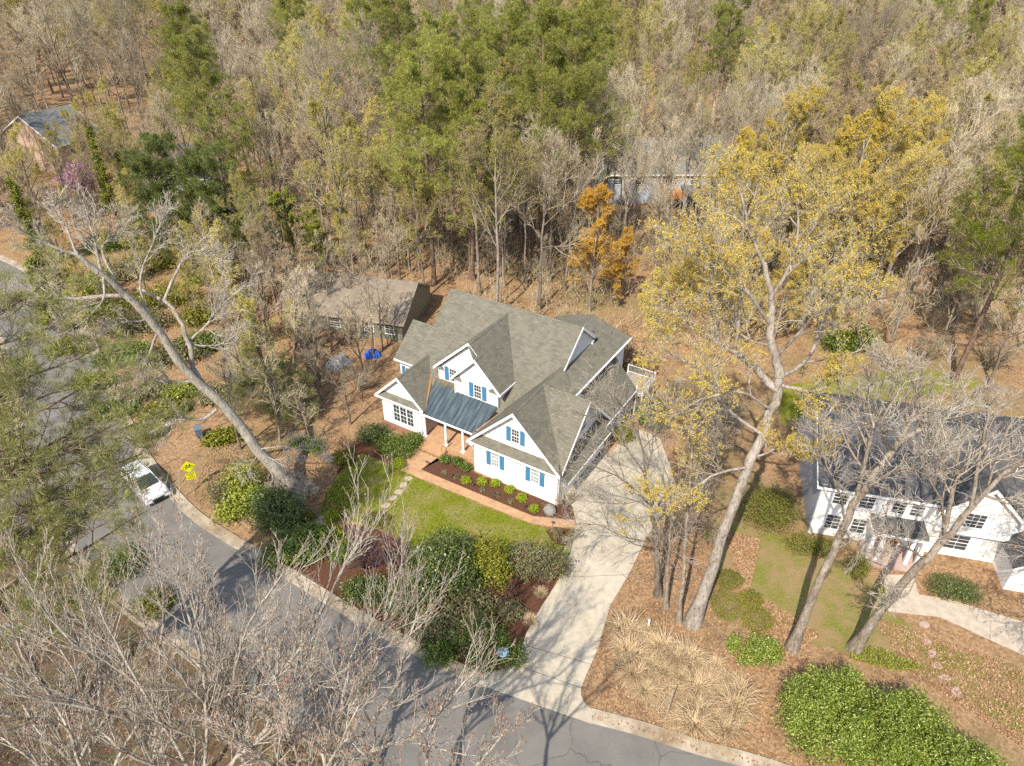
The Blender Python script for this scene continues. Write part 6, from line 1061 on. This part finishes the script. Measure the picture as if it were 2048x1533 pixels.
small = [(705, 640, 1.2, 'left of the tarp heap'), (765, 700, 1.1, 'right beside the blue tarp'), (640, 800, 1.0, 'below the silver covered heap'), (560, 880, 1.1, 'behind the leaning trunk'), (700, 850, .9, 'left of the corner hedge'), (500, 800, 1.3, 'above the small pine'), (590, 660, 1.2, 'next to the red maple'), (660, 640, 1.1, 'before the brown roof'), (1286, 862, .72, 'at the top of the driveway'), (730, 760, 1.0, 'below the blue tarp'), (450, 640, 1.4, 'left of the red maple'), (800, 560, 1.3, 'at the right end of the brown roof'), (1420, 960, .9, 'between driveway and oak trunk'), (1770, 730, 1.3, 'behind the charcoal roof'), (1710, 705, 1.0, 'right of the pale trunks'), (1880, 700, 1.4, 'on open leaf litter at right'), (1980, 770, 1.3, 'right behind the charcoal roof'), (2040, 700, 1.4, 'at the right frame edge'), (620, 890, .8, 'above the grey boulder'), (480, 900, 1.1, 'right of the wheeled bin'), (330, 470, 1.3, 'below the narrow cedar')]
for i, (x, y, s_, lb) in enumerate(small): stand('bare_tree', 'small leafless tree '+lb, 'tree', SMALL[i % 3], G(x, y), i*1.7, s_, 'small leafless trees round the house', (rng.normal()*.04, rng.normal()*.04))
zr = np.random.default_rng(31); zp = np.array([p[:2] for p in pxs((400, 470), (560, 470), (860, 520), (790, 620), (770, 720), (660, 800), (520, 850), (440, 720))]); lo_, hi = zp.min(0), zp.max(0); zn = 0
SOL = [bare_proto(660+i, 9.0, .11, (12, 6, 5, 4), .2, .7, .38, .5, 'olivebud', 7000, .1, tw=.011) for i in range(2)]
for x, y in zr.uniform(lo_, hi, (400, 2)):
    if zn >= 44 or not inpoly(np.array([x]), np.array([y]), zp)[0] or (-29 < x < -9 and 69.5 < y < 86): continue
    k_ = zn % 3 == 0; stand('young_tree', ('young tree with olive new leaves' if k_ else 'young leafless tree')+' in the thicket between the street and the white house', 'tree', SOL[zn % 2] if k_ else SMALL[zn % 3], (x, y, 0), zr.random()*6.28, zr.uniform(.75, 1.35), ('olive' if k_ else 'leafless')+' young trees in the thicket', (zr.normal()*.06, zr.normal()*.06)); zn += 1
zp = np.array([p[:2] for p in pxs((90, 430), (430, 450), (430, 640), (330, 760), (200, 760), (110, 640))]); lo_, hi = zp.min(0), zp.max(0); zn = 0
for x, y in zr.uniform(lo_, hi, (400, 2)):
    if zn >= 30 or not inpoly(np.array([x]), np.array([y]), zp)[0]: continue
    k_ = zn % 3 != 0; stand('young_tree', ('young tree with olive new leaves' if k_ else 'young leafless tree')+' among the privet behind the leaning tree', 'tree', SOL[zn % 2] if k_ else SMALL[zn % 3], (x, y, 0), zr.random()*6.28, zr.uniform(.6, 1.15), ('olive' if k_ else 'leafless')+' young trees among the privet', (zr.normal()*.06, zr.normal()*.06)); zn += 1
for vs, pr_, wh in ((VEIL, BARE, 'in front of the pale blue house'), (VEIL2, OLIVE+TAN, 'in front of the tan gabled house'), (VEIL3, TAN+SLIM+OLIVE, 'round the brown roofed house')):
    for i, (x, y, s_) in enumerate(vs): stand('screen_tree', 'slender spring tree screening the view, '+wh, 'tree', pr_[i % len(pr_)], G(x, y), i*1.9, s_, 'trees '+wh, (rng.normal()*.03, rng.normal()*.03))
keep_line = [(-900, 700), (-60, 500), (60, 400), (130, 420), (330, 450), (640, 470), (720, 600), (800, 660), (890, 660), (1280, 660), (1420, 680), (1600, 620), (1800, 640), (2100, 640), (3000, 700)]
kx, ky = zip(*keep_line)
HOUSES = [(-28, 66, -6, 85), (12, 108, 37, 128), (-20, 116, -1, 133), (-84, 118, -60, 145), (-66, 116, -48, 132), (42, 154, 62, 176), (-28, 183, -10, 197)]
def frame_px(P):
    v = P-CP; de = v[:, 1]*_c-v[:, 2]*_s; up = v[:, 1]*_s+v[:, 2]*_c; return 1024+CAM_F*v[:, 0]/de, 766.5-CAM_F*up/de
rng = np.random.default_rng(77); pts = []; grid = {}
def try_add(x, y, d):
    cx, cy = int(x//6), int(y//6)
    for a in range(cx-1, cx+2):
        for b in range(cy-1, cy+2):
            for (u, v) in grid.get((a, b), ()):
                if (u-x)**2+(v-y)**2 < d*d: return False
    grid.setdefault((cx, cy), []).append((x, y)); pts.append((x, y)); return True
cand = np.c_[rng.uniform(-340, 340, 60000), rng.uniform(55, 450, 60000)]
fx, fy = frame_px(np.c_[cand, np.zeros(len(cand))]); ok = (fx > -250) & (fx < 2300) & (fy < np.interp(fx, kx, ky))
ok &= ~inpoly(cand[:, 0], cand[:, 1], np.concatenate([KB, offs(KB, 10)[::-1]]))
hl = (cand-HO[:2]); hu, hv = hl@HU[:2], hl@HV[:2]; ok &= ~((hu > -13.5) & (hu < 9.5) & (hv < 19.3)); ok &= ~((fx > 1095) & (fx < 1290) & (fy > 585)); ok &= ~((fx > 1170) & (fx < 1440) & (fy > 420) & (rng.random(len(fx)) < .8)); ok &= ~((fx > 120) & (fx < 330) & (fy > 270) & (fy < 450) & (rng.random(len(fx)) < .85))
for x0, y0, x1, y1 in HOUSES: ok &= ~((cand[:, 0] > x0-1) & (cand[:, 0] < x1+1) & (cand[:, 1] > y0-2) & (cand[:, 1] < y1+1))
ok &= ~((fx > 1330) & (fx < 1480) & (fy > 215) & (fy < 285)); ok &= ~((fx > 1150) & (fx < 1460) & (fy > 330) & (fy < 470) & (rng.random(len(fx)) < .85))
for x, y in cand[ok]:
    try_add(x, y, rng.uniform(2.0, 4.4) if y < 105 else rng.uniform(3.4, 6.4) if y < 150 else rng.uniform(4.6, 7.0))
P_ = np.array(pts); P_ = P_[np.argsort(np.hypot(P_[:, 0], P_[:, 1]))]
near, far_ = P_[:660], P_[660:]
def zone(x, y):
    f = frame_px(np.array([[x, y, 0.]])); f = f[0][0]
    return 'in the woods left of the brown roofed house' if f < 560 else ('in the woods right behind the white house' if f < 1150 else ('in the woods around the pale blue house' if f < 1450 else 'on the wooded slope at the right'))
gn = lambda x, y: math.sin(x*.045+1.3)+math.sin(y*.05+x*.02)
for i, (x, y) in enumerate(near):
    r = rng.random(); z_ = zone(x, y); g_ = gn(x, y)
    bx_ = frame_px(np.array([[x, y, 0.]])); slim_ = 1150 < bx_[0][0] < 1450 and bx_[1][0] > 400
    if slim_: r = .5
    if r < .19+.14*(g_ > .4): pr, k_, lb = OLIVE[i % 2], 'olive', 'slender tree hazed with olive young leaves '
    elif r < .40: pr, k_, lb = TAN[i % 2], 'tan', 'slender tree with tan buds '
    elif r < .74: pr, k_, lb = SLIM[i % 3], 'thin', 'thin pole like leafless tree '
    else: pr, k_, lb = BARE[i % 5], 'tall', 'tall leafless grey tree '
    stand({'olive': 'olive_leafed_tree', 'tan': 'tan_budded_tree', 'thin': 'pole_tree', 'tall': 'leafless_tree'}[k_], lb+z_, 'tree', pr, (x, y, 0), rng.random()*6.28, rng.uniform(.68, 1.12), k_+' trees '+z_, (rng.normal()*.035, rng.normal()*.035))
# ------------------------------------------------------------------ the far wood: one mass
def far_wood(points, protos, weights):
    me = bpy.data.meshes.new('far_wood'); me.from_pydata([(x, y, 0) for x, y in points], [], [])
    at = me.attributes.new('pick', 'INT', 'POINT'); at.data.foreach_set('value', rng.choice(len(protos), len(points), p=weights).astype(np.int32))
    o = kind(link('far_wood', me), 'stuff'); ng = bpy.data.node_groups.new('far_wood', 'GeometryNodeTree')
    ng.interface.new_socket('Geometry', in_out='INPUT', socket_type='NodeSocketGeometry'); ng.interface.new_socket('Geometry', in_out='OUTPUT', socket_type='NodeSocketGeometry')
    n = ng.nodes; gi, go = n.new('NodeGroupInput'), n.new('NodeGroupOutput'); jn = n.new('GeometryNodeJoinGeometry'); ip = n.new('GeometryNodeInstanceOnPoints')
    for p in reversed(protos):
        oi = n.new('GeometryNodeObjectInfo'); oi.inputs['Object'].default_value = p; oi.inputs['As Instance'].default_value = True; ng.links.new(oi.outputs['Geometry'], jn.inputs[0])
    rv = n.new('FunctionNodeRandomValue'); rv.data_type = 'FLOAT_VECTOR'; rv.inputs[0].default_value = (-.04, -.04, 0); rv.inputs[1].default_value = (.04, .04, 6.28)
    rs = n.new('FunctionNodeRandomValue'); rs.data_type = 'FLOAT'; rs.inputs[2].default_value = .65; rs.inputs[3].default_value = 1.15; rs.inputs['Seed'].default_value = 3
    na = n.new('GeometryNodeInputNamedAttribute'); na.data_type = 'INT'; na.inputs['Name'].default_value = 'pick'
    ng.links.new(gi.outputs[0], ip.inputs['Points']); ng.links.new(jn.outputs[0], ip.inputs['Instance']); ip.inputs['Pick Instance'].default_value = True
    ng.links.new(na.outputs[0], ip.inputs['Instance Index']); ng.links.new(rv.outputs[0], ip.inputs['Rotation']); ng.links.new(rs.outputs[1], ip.inputs['Scale']); ng.links.new(ip.outputs[0], go.inputs[0])
    o.modifiers.new('wood', 'NODES').node_group = ng; return o
def joined(pr):
    """trunk and crown in one mesh, for the mass"""
    V = []; F = []; mi = []; mats = []; n0 = 0
    for me in pr:
        v = np.zeros(len(me.vertices)*3, np.float32); me.vertices.foreach_get('co', v); l = np.zeros(len(me.loops), np.int32); me.loops.foreach_get('vertex_index', l)
        m = np.zeros(len(me.polygons), np.int32); me.polygons.foreach_get('material_index', m); F.append(l.reshape(-1, 4)+n0); mi.append(m+len(mats)); V.append(v.reshape(-1, 3)); n0 += len(me.vertices); mats += list(me.materials)
    me = mesh_np('wood_tree', np.concatenate(V), [np.concatenate(F)], mats); me.polygons.foreach_set('material_index', np.concatenate(mi)); return bpy.data.objects.new('wood_tree', me)
FB = [bare_proto(700+i, 21+2.5*i, .26, (14, 7, 6, 4), .34, .68, .36, .5, tw=.022) for i in range(3)]
FO = bare_proto(710, 23, .24, (14, 7, 6, 4), .34, .68, .36, .5, 'olivebud', 18000, .17, tw=.022)
FT = bare_proto(711, 22, .24, (14, 7, 6, 4), .36, .68, .36, .5, 'tanbud', 13000, .16, tw=.022)
far_wood(far_, [joined(p) for p in FB+[FO, FT, PINES[0]]], [.22, .22, .20, .19, .14, .03])
# undergrowth between the trunks
def undergrowth(n, seed):
    rng = np.random.default_rng(seed); cand = np.c_[rng.uniform(-110, 110, n*6), rng.uniform(58, 170, n*6)]
    fx, fy = frame_px(np.c_[cand, np.zeros(len(cand))]); ok = (fx > -100) & (fx < 2150) & (fy < np.interp(fx, kx, ky)+25) & (fy > 120); hl = (cand-HO[:2]); hu, hv = hl@HU[:2], hl@HV[:2]; ok &= ~((hu > -13) & (hu < 9.5) & (hv < 18.5))
    ok &= ~inpoly(cand[:, 0], cand[:, 1], np.concatenate([KB, offs(KB, 10)[::-1]]))
    for x0, y0, x1, y1 in HOUSES: ok &= ~((cand[:, 0] > x0) & (cand[:, 0] < x1) & (cand[:, 1] > y0-1) & (cand[:, 1] < y1))
    c = cand[ok][:n]; m = len(c); k = 5
    base = np.repeat(np.c_[c, np.zeros(m)], k, 0)+rng.normal(size=(m*k, 3))*np.array([.3, .3, 0]); h = np.repeat(rng.uniform(1.0, 3.4, m), k)
    tip = base+np.c_[rng.normal(size=(m*k, 2))*.5*h[:, None], h]; P = np.stack([base, base*.5+tip*.5+rng.normal(size=(m*k, 3))*.12, tip], 1); R = np.tile([[.03, .022, .012]], (m*k, 1))
    a = Acc(); a.tub(P, R, 3); P2, R2 = spawn(P, R, 6, .2, 1, .7, .45, .7, 2, .3, .15, rng, .015); a.tub(P2, R2, 3)
    q, _ = pick(P2, m*9, rng, .2); sel = np.sin(q[:, 0]*.21)+np.sin(q[:, 1]*.17+q[:, 0]*.1) > .2
    a.add(*leaves(q[sel], .26, rng), 1); a.add(*leaves(q[~sel][: len(q)//3], .26, rng), 2); return a.mesh('undergrowth', [M['twig'], M['ivy'], M['deadleaf']])
kind(link('undergrowth', undergrowth(3600, 91)), 'stuff')
def verge_brush(n, seed):
    rng = np.random.default_rng(seed); c = np.c_[rng.uniform(-45, 2, n*4), rng.uniform(17, 46, n*4)]; P = np.concatenate([offs(FARK, -.6), [[-130, 150], [-130, -20], [46, -20]]]); c = c[inpoly(c[:, 0], c[:, 1], P)][:n]; m = len(c); k = 6
    b = np.repeat(np.c_[c, np.zeros(m)], k, 0)+rng.normal(size=(m*k, 3))*np.array([.35, .35, 0]); h = np.repeat(rng.uniform(.4, 1.5, m), k); t = b+np.c_[rng.normal(size=(m*k, 2))*.5*h[:, None], h]
    Q = np.stack([b, b*.5+t*.5+rng.normal(size=(m*k, 3))*.08, t], 1); R = np.tile([[.016, .012, .007]], (m*k, 1)); a = Acc(); a.tub(Q, R, 3); P2, R2 = spawn(Q, R, 5, .2, 1, .7, .45, .7, 2, .3, .15, rng, .007); a.tub(P2, R2, 3)
    q, _ = pick(P2, m*14, rng, .2); s_ = np.sin(q[:, 0]*.5)+np.sin(q[:, 1]*.43+q[:, 0]*.2) > .1; a.add(*leaves(q[s_], .13, rng), 1); a.add(*leaves(q[~s_], .12, rng), 2); return a.mesh('verge_brush', [M['bark'], M['boxwood'], M['leafscrap']])
kind(link('verge_brush', verge_brush(700, 92)), 'stuff')
